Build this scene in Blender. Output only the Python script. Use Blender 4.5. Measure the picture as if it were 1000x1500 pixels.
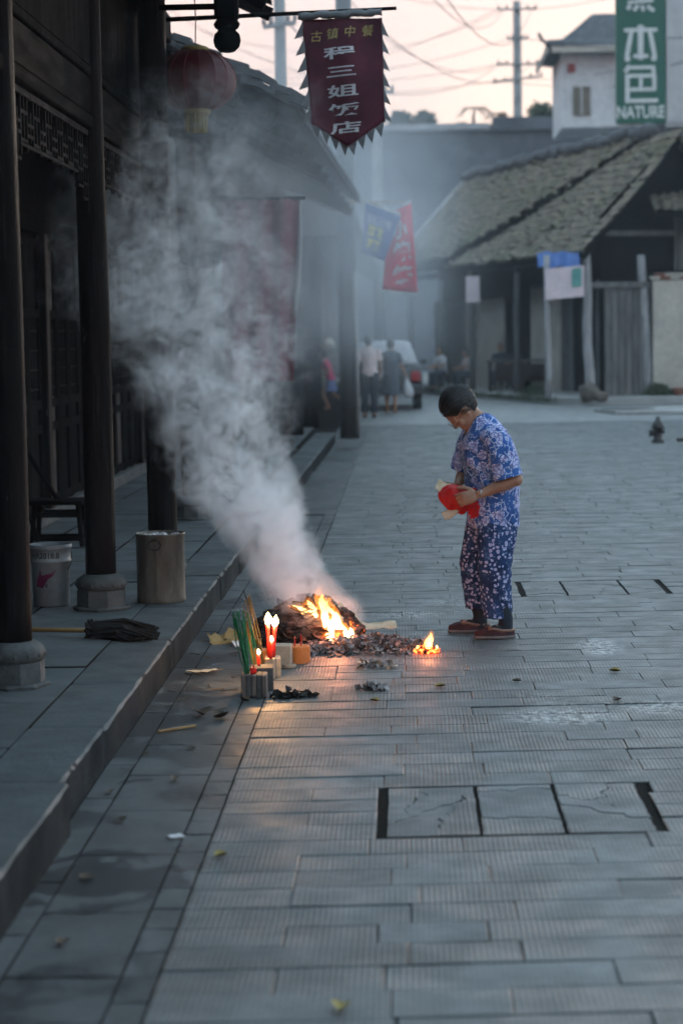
import bpy, bmesh, math, random
from math import sin, cos, pi, radians, sqrt, exp
from mathutils import Vector, Matrix, noise, Quaternion

random.seed(7)
scene = bpy.context.scene
for o in list(bpy.data.objects):
    bpy.data.objects.remove(o)
COL = scene.collection

# ------------------------------------------------------------------ camera
EYE = Vector((0, 0, 1.7))
cam_data = bpy.data.cameras.new('camera')
cam = bpy.data.objects.new('camera', cam_data)
COL.objects.link(cam)
cam_data.sensor_fit = 'VERTICAL'
cam_data.sensor_height = 36
cam_data.sensor_width = 24
cam_data.lens = 72
cam_data.clip_end = 1500
_along = Vector((0.03067, 0.08767, -1)).normalized()      # the street direction seen by the camera
_roll = 0.016
_up = Vector((-sin(_roll), cos(_roll), 0))
_up.z = -(_up.x * _along.x + _up.y * _along.y) / _along.z
_up.normalize()
_side = _along.cross(_up)
cam.matrix_world = Matrix.Translation(EYE) @ Matrix((_side, _along, _up)).to_4x4()
cam_data.dof.use_dof = True
cam_data.dof.focus_distance = 11.2
cam_data.dof.aperture_fstop = 2.4
scene.camera = cam

# ------------------------------------------------------------------ sky, sun, exposure
SUN_EL, SUN_ROT = radians(8), radians(24)
world = bpy.data.worlds.new('World')
scene.world = world
world.use_nodes = True
wn = world.node_tree
wn.nodes.clear()
w_out = wn.nodes.new('ShaderNodeOutputWorld')
w_bg = wn.nodes.new('ShaderNodeBackground')
w_sky = wn.nodes.new('ShaderNodeTexSky')
w_sky.sky_type = 'NISHITA'
w_sky.sun_disc = False
w_sky.sun_elevation = SUN_EL
w_sky.sun_rotation = SUN_ROT
w_sky.air_density = 1.0
w_sky.dust_density = 1.5
w_sky.ozone_density = 4.0
# a thin even veil of dusk cloud over the clear sky: peach low down, blue grey overhead, the same all round
w_tc = wn.nodes.new('ShaderNodeTexCoord')
w_sep = wn.nodes.new('ShaderNodeSeparateXYZ')
wn.links.new(w_tc.outputs['Generated'], w_sep.inputs[0])
w_ramp = wn.nodes.new('ShaderNodeMapRange')
w_ramp.interpolation_type = 'SMOOTHSTEP'
w_ramp.inputs[1].default_value, w_ramp.inputs[2].default_value = 0.14, 0.30
wn.links.new(w_sep.outputs[2], w_ramp.inputs[0])
w_cloud = wn.nodes.new('ShaderNodeMix')
w_cloud.data_type = 'RGBA'
w_cloud.inputs[6].default_value = (2.75, 1.92, 1.60, 1)
w_cloud.inputs[7].default_value = (2.3, 3.15, 3.75, 1)
wn.links.new(w_ramp.outputs[0], w_cloud.inputs[0])
w_veil = wn.nodes.new('ShaderNodeMix')
w_veil.data_type = 'RGBA'
w_veil.inputs[0].default_value = 0.91
wn.links.new(w_sky.outputs[0], w_veil.inputs[6])
wn.links.new(w_cloud.outputs[2], w_veil.inputs[7])
wn.links.new(w_veil.outputs[2], w_bg.inputs[0])
w_bg.inputs[1].default_value = 0.1
wn.links.new(w_bg.outputs[0], w_out.inputs[0])

sun_data = bpy.data.lights.new('sun', 'SUN')
sun_data.energy = 0.12
sun_data.angle = radians(12)
sun_data.color = (1.0, 0.8, 0.66)
sun = bpy.data.objects.new('sun', sun_data)
COL.objects.link(sun)
_sd = Vector((sin(SUN_ROT) * cos(SUN_EL), cos(SUN_ROT) * cos(SUN_EL), sin(SUN_EL)))
sun.rotation_euler = (-_sd).to_track_quat('-Z', 'Y').to_euler()

scene.view_settings.view_transform = 'Standard'
scene.view_settings.look = 'None'
scene.view_settings.exposure = 2.1
scene.view_settings.gamma = 1.0
scene.view_settings.use_curve_mapping = False
scene.render.engine = 'CYCLES'
cy = scene.cycles
cy.use_denoising = True
cy.use_adaptive_sampling = True
cy.adaptive_threshold = 0.05
cy.adaptive_min_samples = 16
cy.max_bounces = 9
cy.diffuse_bounces = 2
cy.glossy_bounces = 2
cy.volume_bounces = 8
cy.transparent_max_bounces = 12
cy.volume_step_rate = 2.0
cy.volume_max_steps = 96
cy.sample_clamp_indirect = 4.0
cy.caustics_reflective = False
cy.caustics_refractive = False

# ------------------------------------------------------------------ node helpers
def newmat(name):
    m = bpy.data.materials.new(name)
    m.use_nodes = True
    m.node_tree.nodes.clear()
    return m, m.node_tree

class N:
    """small wrapper to write node trees briefly"""
    def __init__(s, tree): s.t = tree
    def n(s, typ, **kw):
        nd = s.t.nodes.new('ShaderNode' + typ)
        for k, v in kw.items(): setattr(nd, k, v)
        return nd
    def l(s, a, b): s.t.links.new(a, b)
    def val(s, x, sock):
        if hasattr(x, 'is_linked') or hasattr(x, 'links'): s.l(x, sock)
        else: sock.default_value = x
    def math(s, op, a, b=0.0, c=None, clamp=False):
        nd = s.n('Math', operation=op, use_clamp=clamp)
        s.val(a, nd.inputs[0]); s.val(b, nd.inputs[1])
        if c is not None: s.val(c, nd.inputs[2])
        return nd.outputs[0]
    def vmath(s, op, a, b=None, scale=None):
        nd = s.n('VectorMath', operation=op)
        s.val(a, nd.inputs[0])
        if b is not None: s.val(b, nd.inputs[1])
        if scale is not None: s.val(scale, nd.inputs['Scale'])
        return nd.outputs['Value'] if op in ('LENGTH', 'DISTANCE', 'DOT_PRODUCT') else nd.outputs['Vector']
    def coord(s, kind='Object'): return s.n('TexCoord').outputs[kind]
    def noise(s, vec, scale, detail=4, rough=.55, dist=0.0, dims='3D'):
        nd = s.n('TexNoise', noise_dimensions=dims)
        s.l(vec, nd.inputs['Vector'])
        s.val(scale, nd.inputs['Scale']); nd.inputs['Detail'].default_value = detail
        nd.inputs['Roughness'].default_value = rough; nd.inputs['Distortion'].default_value = dist
        return nd
    def ramp(s, f, a, b, ca=0.0, cb=1.0, smooth=True):
        nd = s.n('MapRange', interpolation_type='SMOOTHSTEP' if smooth else 'LINEAR')
        s.val(f, nd.inputs[0])
        for i, v in enumerate((a, b, ca, cb)): s.val(v, nd.inputs[1 + i])
        return nd.outputs[0]
    def mix(s, f, a, b, blend='MIX'):
        nd = s.n('Mix', data_type='RGBA', blend_type=blend)
        s.val(f, nd.inputs[0])
        for x, sock in ((a, nd.inputs[6]), (b, nd.inputs[7])):
            if isinstance(x, tuple): sock.default_value = x if len(x) == 4 else (*x, 1)
            else: s.l(x, sock)
        return nd.outputs[2]
    def bump(s, h, dist=.01, strength=1.0):
        nd = s.n('Bump'); s.l(h, nd.inputs['Height'])
        nd.inputs['Distance'].default_value = dist; nd.inputs['Strength'].default_value = strength
        return nd.outputs[0]
    def principled(s, color, rough=.7, normal=None, metallic=0, spec=.5, **kw):
        p = s.n('BsdfPrincipled')
        if isinstance(color, tuple): p.inputs['Base Color'].default_value = (*color[:3], 1)
        else: s.l(color, p.inputs['Base Color'])
        s.val(rough, p.inputs['Roughness'])
        p.inputs['Metallic'].default_value = metallic
        p.inputs['Specular IOR Level'].default_value = spec
        if normal is not None: s.l(normal, p.inputs['Normal'])
        for k, v in kw.items():
            s.val(v if not isinstance(v, tuple) or 'Radius' in k else (*v[:3], 1), p.inputs[k])
        return p.outputs[0]
    def out(s, surf=None, vol=None):
        o = s.n('OutputMaterial')
        if surf is not None: s.l(surf, o.inputs['Surface'])
        if vol is not None: s.l(vol, o.inputs['Volume'])

M = {}
def mat(name, c1, c2=None, scale=4., rough=.75, bump=.004, bscale=30., metallic=0, spec=.4, rand=.0, detail=6, stretch=None, **kw):
    m, t = newmat(name); g = N(t)
    v = g.coord()
    if stretch:
        mp = g.n('Mapping'); g.l(v, mp.inputs[0]); mp.inputs['Scale'].default_value = stretch; v = mp.outputs[0]
    c2 = c2 or tuple(x * .6 for x in c1)
    n1 = g.noise(v, scale, detail, .62)
    f = g.ramp(n1.outputs[0], .35, .68)
    col = g.mix(f, c1, c2)
    n2 = g.noise(v, scale * 7, 3, .6)
    col = g.mix(g.ramp(n2.outputs[0], .3, .75, .0, .35), col, tuple(x * .45 for x in c1))
    if rand:
        oi = g.n('ObjectInfo')
        k = g.math('MULTIPLY_ADD', oi.outputs['Random'], 2 * rand, 1 - rand)
        col = g.mix(1.0, col, g.vmath('SCALE', (1, 1, 1), scale=k), 'MULTIPLY')
    nb = g.noise(v, bscale, 5, .6)
    rg = g.ramp(n1.outputs[0], .3, .7, max(0.05, rough - .12), min(1, rough + .1))
    g.out(g.principled(col, rg, g.bump(nb.outputs[0], bump), metallic, spec, **kw))
    M[name] = m
    return m

# ------------------------------------------------------------------ mesh helpers
class MB:
    """collects geometry in world space, builds one mesh object"""
    def __init__(s): s.v = []; s.f = []
    def add(s, vs, fs):
        b = len(s.v); s.v += [Vector(p) for p in vs]; s.f += [tuple(b + i for i in q) for q in fs]; return s
    def box(s, c, size, rot=None, bev=0.0):
        hx, hy, hz = (x / 2 for x in size)
        if bev <= 0:
            vs = [Vector((x, y, z)) for z in (-hz, hz) for y in (-hy, hy) for x in (-hx, hx)]
            fs = [(0, 2, 3, 1), (4, 5, 7, 6), (0, 1, 5, 4), (2, 6, 7, 3), (0, 4, 6, 2), (1, 3, 7, 5)]
        else:
            bm = bmesh.new(); bmesh.ops.create_cube(bm, size=1)
            for q in bm.verts: q.co = Vector((q.co.x * size[0], q.co.y * size[1], q.co.z * size[2]))
            bmesh.ops.bevel(bm, geom=bm.edges[:], offset=bev, segments=1, affect='EDGES')
            bm.verts.index_update()
            vs = [q.co.copy() for q in bm.verts]; fs = [tuple(w.index for w in q.verts) for q in bm.faces]; bm.free()
        if rot is not None:
            R = rot if isinstance(rot, Matrix) else Matrix.Rotation(rot, 3, 'Z')
            vs = [R @ p for p in vs]
        c = Vector(c)
        return s.add([p + c for p in vs], fs)
    def loft(s, rings, cap=True):
        n = len(rings[0]); vs = [p for r in rings for p in r]; fs = []
        for i in range(len(rings) - 1):
            for j in range(n):
                k = (j + 1) % n
                fs.append((i * n + j, i * n + k, (i + 1) * n + k, (i + 1) * n + j))
        if cap:
            fs.append(tuple(range(n))[::-1]); fs.append(tuple((len(rings) - 1) * n + j for j in range(n)))
        return s.add(vs, fs)
    def tube(s, path, r, n=8, cap=True, flat=1.0, flatdir=None):
        path = [Vector(p) for p in path]
        if not hasattr(r, '__len__'): r = [r] * len(path)
        rings = []; ref = None
        for i, p in enumerate(path):
            d = (path[min(i + 1, len(path) - 1)] - path[max(i - 1, 0)]).normalized()
            if ref is None:
                ref = Vector(flatdir) if flatdir is not None else (Vector((0, 0, 1)) if abs(d.z) < .9 else Vector((1, 0, 0)))
            a = (ref - d * ref.dot(d)).normalized(); b = d.cross(a); ref = a
            rings.append([p + (a * cos(t) * flat + b * sin(t)) * r[i] for t in (2 * pi * k / n for k in range(n))])
        return s.loft(rings, cap)
    def lathe(s, prof, c=(0, 0, 0), n=24, axis=None, cap=True):
        """prof = [(radius, height)]"""
        c = Vector(c); rings = []
        for r, h in prof:
            rings.append([c + Vector((r * cos(2 * pi * k / n), r * sin(2 * pi * k / n), h)) for k in range(n)])
        if axis is not None:
            Q = Vector((0, 0, 1)).rotation_difference(Vector(axis)).to_matrix()
            rings = [[c + Q @ (p - c) for p in q] for q in rings]
        return s.loft(rings, cap)
    def ellipsoid(s, c, r, R=None, nu=20, nv=12, fn=None):
        c = Vector(c); rings = []
        for i in range(nv + 1):
            th = pi * (i + .0) / nv
            th = min(max(th, .02), pi - .02)
            ring = []
            for k in range(nu):
                ph = 2 * pi * k / nu
                p = Vector((r[0] * sin(th) * cos(ph), r[1] * sin(th) * sin(ph), -r[2] * cos(th)))
                if fn: p = fn(p)
                if R is not None: p = R @ p
                ring.append(c + p)
            rings.append(ring)
        return s.loft(rings)
    def extrude_poly(s, pts, d):
        """flat polygon of 3-D points given thickness by the vector d"""
        n = len(pts); d = Vector(d); vs = [Vector(p) for p in pts] + [Vector(p) + d for p in pts]
        fs = [tuple(range(n))[::-1], tuple(range(n, 2 * n))] + [(i, (i + 1) % n, n + (i + 1) % n, n + i) for i in range(n)]
        return s.add(vs, fs)
    def mesh(s, name, origin=(0, 0, 0), smooth=False):
        o = Vector(origin); me = bpy.data.meshes.new(name)
        me.from_pydata([p - o for p in s.v], [], s.f)
        bm = bmesh.new(); bm.from_mesh(me); bmesh.ops.recalc_face_normals(bm, faces=bm.faces); bm.to_mesh(me); bm.free()
        if smooth: me.shade_smooth()
        return me
    def build(s, name, material, parent=None, smooth=False, origin=None):
        if parent is not None: origin = world_of(parent)
        elif origin is None: origin = s.base()
        me = s.mesh(name, origin, smooth)
        o = bpy.data.objects.new(name, me); COL.objects.link(o)
        me.materials.append(M[material] if isinstance(material, str) else material)
        if parent is None: o.location = origin
        else: o.parent = parent
        return o
    def base(s):
        n = len(s.v); lo = min(p.z for p in s.v)
        return Vector((sum(p.x for p in s.v) / n, sum(p.y for p in s.v) / n, lo))

def world_of(o):
    p = Vector((0, 0, 0))
    while o is not None:
        p += o.location; o = o.parent
    return p

def tag(o, label=None, cat=None, group=None, kind=None):
    if label: o['label'] = label
    if cat: o['category'] = cat
    if group: o['group'] = group
    if kind: o['kind'] = kind
    return o

def thing(name, loc, label, cat, group=None):
    o = bpy.data.objects.new(name, None); COL.objects.link(o); o.location = loc; o.empty_display_size = .1
    return tag(o, label, cat, group)

def put(name, me, parent=None, loc=(0, 0, 0), rot=None, scale=None):
    o = bpy.data.objects.new(name, me); COL.objects.link(o); o.parent = parent
    o.location = Vector(loc) - (world_of(parent) if parent is not None else Vector((0, 0, 0)))
    if rot is not None: o.rotation_euler = rot
    if scale is not None: o.scale = scale
    return o

def remeshed(mb, voxel, smooth=2, keep=None, name='body'):
    """one continuous surface out of overlapping closed shapes"""
    me = mb.mesh(name); o = bpy.data.objects.new(name + '_tmp', me); COL.objects.link(o)
    md = o.modifiers.new('r', 'REMESH'); md.mode = 'VOXEL'; md.voxel_size = voxel
    if smooth:
        ms = o.modifiers.new('s', 'SMOOTH'); ms.iterations = smooth; ms.factor = .5
    dg = bpy.context.evaluated_depsgraph_get(); dg.update()
    ev = o.evaluated_get(dg)
    res = bpy.data.meshes.new_from_object(ev)
    bpy.data.objects.remove(o); bpy.data.meshes.remove(me)
    if keep is not None:
        bm = bmesh.new(); bm.from_mesh(res)
        bmesh.ops.delete(bm, geom=[q for q in bm.verts if not keep(q.co)], context='VERTS')
        bm.to_mesh(res); bm.free()
    res.shade_smooth()
    return res

def obj_from(me, name, material, parent=None, origin=None):
    o0 = world_of(parent) if parent is not None else Vector(origin or (0, 0, 0))
    me.transform(Matrix.Translation(-o0)); me.name = name
    me.materials.clear(); me.materials.append(M[material] if isinstance(material, str) else material)
    o = bpy.data.objects.new(name, me); COL.objects.link(o)
    if parent is not None: o.parent = parent
    else: o.location = o0
    return o

def text_shape(body, size=1.0, sx=1.0, sy=1.0, bold=0.0, align='CENTER', slant=0.0):
    """flat lettering as vertices and faces in the XY plane, centred"""
    cu = bpy.data.curves.new('lettering', 'FONT'); cu.body = body; cu.size = size; cu.align_x = align; cu.align_y = 'CENTER'
    cu.offset = bold; cu.shear = slant; cu.resolution_u = 3
    o = bpy.data.objects.new('lettering_tmp', cu); COL.objects.link(o)
    dg = bpy.context.evaluated_depsgraph_get(); dg.update()
    me = bpy.data.meshes.new_from_object(o.evaluated_get(dg))
    vs = [Vector((p.co.x * sx, p.co.y * sy, 0)) for p in me.vertices]; fs = [tuple(p.vertices) for p in me.polygons]
    bpy.data.objects.remove(o); bpy.data.curves.remove(cu); bpy.data.meshes.remove(me)
    if vs:
        cx = (max(p.x for p in vs) + min(p.x for p in vs)) / 2; cyy = (max(p.y for p in vs) + min(p.y for p in vs)) / 2
        vs = [p - Vector((cx, cyy, 0)) for p in vs]
    return vs, fs

def lettering(name, body, parent, material, place, size, sx=1, sy=1, bold=0.0, slant=0.0, cell=None):
    """place(Vector in text plane) -> world point"""
    vs, fs = text_shape(body, size, sx, sy, bold, slant=slant)
    if not vs: return None
    bm = bmesh.new(); bv = [bm.verts.new(p) for p in vs]
    for q in fs:
        try: bm.faces.new([bv[i] for i in q])
        except ValueError: pass
    if cell:                                                  # cut fine enough to follow waving cloth
        for ax in (0, 1):
            lo = min(p[ax] for p in vs); hi = max(p[ax] for p in vs); k = lo + cell
            while k < hi:
                co = Vector((0, 0, 0)); co[ax] = k; no = Vector((0, 0, 0)); no[ax] = 1
                bmesh.ops.bisect_plane(bm, geom=bm.verts[:] + bm.edges[:] + bm.faces[:], plane_co=co, plane_no=no); k += cell
    bm.verts.index_update()
    vs = [p.co.copy() for p in bm.verts]; fs = [tuple(q.index for q in f_.verts) for f_ in bm.faces]; bm.free()
    return MB().add([place(p) for p in vs], fs).build(name, material, parent)

# ------------------------------------------------------------------ materials
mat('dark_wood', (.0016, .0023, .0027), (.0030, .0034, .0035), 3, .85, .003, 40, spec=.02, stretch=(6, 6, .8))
def column_mat():
    m, t = newmat('column_wood'); g = N(t); v = g.n('NewGeometry').outputs['Position']
    def st(x, y, z):
        q = g.n('Mapping'); g.l(v, q.inputs[0]); q.inputs['Scale'].default_value = (x, y, z); return q.outputs[0]
    a = g.noise(st(9, 9, .9), 1.6, 6, .65); gr = g.noise(st(60, 60, 2.2), 1.0, 4, .7); sc = g.noise(st(14, 14, 3.0), 1.3, 6, .7)
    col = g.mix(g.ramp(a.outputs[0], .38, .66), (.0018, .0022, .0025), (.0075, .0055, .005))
    col = g.mix(g.ramp(gr.outputs[0], .56, .70, 0, .6), col, (.020, .015, .012))
    col = g.mix(g.ramp(sc.outputs[0], .665, .70, 0, .75), col, (.075, .072, .068))       # scuffed and peeling spots
    h = g.math('ADD', gr.outputs[0], g.math('MULTIPLY', g.ramp(sc.outputs[0], .66, .70), -.4))
    g.out(g.principled(col, g.ramp(a.outputs[0], .3, .7, .42, .7), g.bump(h, .006), 0, .06)); M['column_wood'] = m
column_mat()
mat('board_wood', (.0070, .0058, .0044), (.003, .0034, .0036), 3, .85, .003, 30, spec=.03, stretch=(4, .8, 4))
mat('lattice_wood', (.008, .009, .0095), (.0045, .005, .0054), 6, .8, .002, 40, spec=.05)
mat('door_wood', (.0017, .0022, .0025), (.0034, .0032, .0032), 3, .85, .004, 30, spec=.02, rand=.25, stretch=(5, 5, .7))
mat('red_wood', (.014, .005, .005), (.007, .0045, .004), 3, .7, .004, 30)
mat('grey_wood', (.13, .13, .125), (.07, .072, .07), 3, .8, .006, 25, rand=.25, stretch=(4, 4, .6))
mat('pale_post', (.36, .36, .37), (.20, .20, .21), 3, .8, .006, 25, stretch=(5, 5, .8))
mat('stone_base', (.085, .095, .097), (.05, .057, .058), 8, .8, .006, 45)
mat('walk_stone', (.092, .108, .115), (.058, .070, .076), 2.2, .62, .003, 35, rand=.12, spec=.45)
mat('kerb_face_shaded', (.018, .026, .031), (.010, .015, .018), 3.2, .85, .006, 40, spec=.08)  # darker than the kerb top: shade put into the colour of the face
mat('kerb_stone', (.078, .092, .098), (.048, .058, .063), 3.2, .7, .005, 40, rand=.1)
def gutter_mat():
    m, t = newmat('gutter_slab'); g = N(t); pos = g.n('NewGeometry').outputs['Position']; oi = g.n('ObjectInfo')
    a = g.noise(pos, 2.6, 7, .62); b = g.noise(pos, 30, 4, .6); w = g.noise(pos, 1.15, 5, .6, .4)
    col = g.mix(g.ramp(a.outputs[0], .35, .68), (.085, .094, .098), (.046, .052, .054)); col = g.mix(g.ramp(b.outputs[0], .4, .75, 0, .4), col, (.035, .038, .04))
    wet = g.math('MULTIPLY', g.ramp(w.outputs[0], .50, .58), .7)
    for (cx_, cy_, rx_, ry_) in ((-1.10, 9.3, .22, 1.1), (-1.0, 6.3, .30, .30)):
        q = g.n('Mapping'); g.l(pos, q.inputs[0]); q.inputs['Location'].default_value = (-cx_ / rx_, -cy_ / ry_, 0); q.inputs['Scale'].default_value = (1 / rx_, 1 / ry_, 0)
        d = g.math('ADD', g.vmath('LENGTH', q.outputs[0]), g.math('MULTIPLY', g.math('SUBTRACT', g.noise(pos, 5.0, 6, .65, .6).outputs[0], .5), 5.5)); wet = g.math('MAXIMUM', wet, g.ramp(d, 1.0, .8, 0, .8))
    col = g.mix(g.math('MULTIPLY', wet, .8), col, (.018, .019, .02))
    k = g.math('MULTIPLY_ADD', oi.outputs['Random'], .3, .85); col = g.mix(1.0, col, g.vmath('SCALE', (1, 1, 1), scale=k), 'MULTIPLY')
    g.out(g.principled(col, g.ramp(wet, 0, 1, .62, .34), g.bump(b.outputs[0], .002), 0, .5)); M['gutter_slab'] = m
gutter_mat()
mat('joint_dirt', (.008, .0085, .008), (.015, .015, .014), 6, .95, .006, 60, spec=.05)
mat('concrete', (.36, .355, .345), (.25, .25, .245), 1.2, .8, .006, 18)
mat('pole_concrete', (.27, .27, .265), (.17, .175, .18), 2.5, .8, .004, 22)
mat('dark_pole', (.07, .075, .08), (.04, .045, .05), 2, .6, .003, 22)
mat('plaster', (.50, .46, .40), (.36, .33, .29), 1.4, .9, .006, 18)
mat('white_wall', (.62, .62, .63), (.50, .50, .52), .8, .85, .004, 15)
mat('grey_render', (.13, .145, .165), (.06, .07, .082), .45, .9, .02, 6, detail=10)
mat('ledge', (.42, .42, .43), (.28, .28, .30), 1.2, .85, .006, 15)
mat('slate', (.085, .09, .10), (.05, .055, .062), 4, .75, .01, 20)
mat('brick_red', (.24, .10, .07), (.15, .07, .055), 6, .85, .006, 40, rand=.2)
mat('metal_dark', (.03, .03, .032), (.05, .045, .04), 10, .45, .001, 60, metallic=.6)
mat('rust_metal', (.17, .155, .13), (.095, .075, .058), 5, .5, .002, 50, metallic=.25, stretch=(3, 3, .8))
mat('white_plastic', (.52, .54, .57), (.40, .42, .45), 5, .45, .001, 40)
mat('bucket_shell', (.26, .28, .30), (.17, .185, .20), 5, .5, .001, 40)
mat('bucket_print', (.16, .02, .08), (.07, .01, .04), 14, .5, .0, 40)
mat('black_print', (.012, .013, .016), None, 10, .6, .0, 40)
mat('mop_yarn', (.003, .003, .0035), (.008, .007, .007), 30, .95, .004, 120)
mat('bamboo', (.34, .20, .07), (.22, .12, .045), 6, .55, .001, 50)
mat('cloth_maroon', (.085, .011, .026), (.045, .010, .022), 3, .9, .002, 120)
mat('cloth_faded', (.20, .035, .065), (.13, .030, .052), 3, .9, .002, 120)
mat('cloth_red', (.66, .025, .07), (.55, .022, .06), 4, .85, .002, 120)
mat('lantern_rib', (.16, .012, .014), (.11, .010, .012), 4, .7, .0, 40)
mat('cloth_blue', (.045, .10, .30), (.035, .08, .24), 4, .85, .002, 120)
mat('cloth_white', (.55, .56, .58), (.42, .43, .46), 5, .9, .002, 120)
mat('cloth_grey', (.16, .17, .18), (.10, .11, .12), 9, .9, .004, 90)
mat('gold_print', (.34, .28, .10), (.26, .22, .09), 8, .8, .0, 90)
mat('yellow_print', (.62, .50, .05), (.50, .42, .05), 8, .8, .0, 90)
mat('white_print', (.55, .55, .57), (.45, .45, .48), 12, .8, .0, 90)
mat('sign_green', (.003, .105, .070), (.003, .085, .058), 2, .45, .0, 30)
mat('sign_white', (.62, .66, .66), (.55, .58, .58), 3, .5, .0, 30)
mat('board_white', (.62, .52, .55), (.52, .45, .49), 2, .6, .001, 30)
mat('board_teal', (.10, .30, .28), (.08, .22, .22), 5, .6, .0, 30)
mat('blue_sheet', (.03, .10, .32), (.025, .07, .22), 3, .6, .004, 20)
mat('rubber', (.012, .012, .013), None, 8, .8, .002, 60)
mat('rock', (.12, .10, .085), (.065, .06, .055), 6, .9, .02, 20)
mat('moss', (.035, .060, .022), (.02, .032, .014), 9, .95, .02, 40)
mat('leaf_green', (.035, .060, .022), (.020, .038, .015), 5, .7, .002, 60, rand=.2)
mat('bark', (.05, .042, .034), None, 8, .9, .01, 30)
mat('dry_leaf', (.085, .055, .03), (.04, .03, .02), 20, .8, .001, 90, rand=.4)
mat('yellow_leaf', (.28, .22, .06), (.16, .11, .04), 20, .8, .001, 90, rand=.2)
mat('kraft_paper', (.50, .33, .14), (.40, .25, .10), 14, .85, .003, 60)
mat('pale_paper', (.68, .56, .40), (.55, .42, .28), 14, .85, .003, 60)
mat('white_paper', (.70, .70, .72), (.55, .55, .58), 14, .85, .003, 60)
mat('char', (.010, .009, .009), (.030, .027, .026), 25, .9, .01, 60)
mat('incense_green', (.012, .16, .055), (.010, .11, .04), 20, .6, .0, 90)
mat('incense_brown', (.24, .14, .035), (.15, .085, .025), 20, .7, .0, 90)
mat('incense_tip', (.35, .35, .36), None, 40, .9, .0, 90)
mat('foam_block', (.46, .38, .30), (.36, .30, .24), 18, .85, .002, 90)
mat('orange_block', (.72, .22, .05), (.58, .16, .035), 12, .7, .001, 60)
mat('brown_brick', (.10, .075, .065), (.20, .16, .14), 16, .9, .004, 70, stretch=(1, 1, .25))
mat('grey_brick', (.10, .095, .09), (.06, .06, .06), 16, .9, .004, 70)
mat('hair', (.0035, .0045, .0055), (.009, .010, .011), 6, .48, .0015, 160, spec=.4, stretch=(1, 8, 1))
mat('hair_grey_highlight', (.10, .10, .105), (.06, .06, .065), 6, .5, .0, 160)  # greying strands that also carry the hair's highlights in their colour
mat('sock', (.012, .022, .036), (.016, .03, .046), 20, .95, .001, 160)
mat('shoe_red', (.05, .009, .013), (.03, .007, .010), 20, .7, .001, 80)
mat('shoe_trim', (.24, .14, .10), (.18, .10, .075), 20, .7, .001, 80)
mat('shoe_sole', (.16, .15, .15), (.10, .10, .10), 20, .8, .001, 80)
mat('steel', (.55, .55, .56), None, 10, .25, .0, 60, metallic=1.0)
mat('skin_far', (.34, .19, .12), (.28, .15, .10), 8, .6, .001, 60)
mat('shirt_pale', (.62, .50, .48), (.52, .42, .42), 8, .9, .003, 40)
mat('trouser_dark', (.022, .03, .045), (.03, .04, .055), 8, .9, .003, 40)
mat('cloth_pink', (.62, .05, .16), (.52, .04, .13), 8, .9, .003, 40)
mat('skirt_blue', (.16, .20, .42), (.12, .16, .34), 8, .9, .003, 40)
mat('dress_grey', (.045, .06, .08), (.12, .14, .17), 16, .9, .003, 40)
mat('shirt_white', (.62, .60, .62), (.5, .5, .52), 8, .9, .003, 40)
mat('car_body', (.012, .016, .022), (.016, .02, .028), 2, .35, .0, 20, spec=.6)
mat('car_top', (.46, .47, .50), (.38, .39, .42), 3, .6, .002, 30)
mat('car_glass', (.03, .035, .04), None, 2, .08, .0, 20, spec=.8)
mat('car_red', (.42, .012, .02), None, 4, .3, .0, 20)
mat('lamp_shade', (.75, .68, .60), None, 3, .6, .0, 30)
mat('wire', (.04, .04, .045), None, 3, .7, .0, 30)
mat('ac_red', (.30, .05, .05), None, 3, .7, .0, 30)
mat('window_brown', (.16, .13, .09), (.10, .085, .06), 3, .6, .002, 30)

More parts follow.
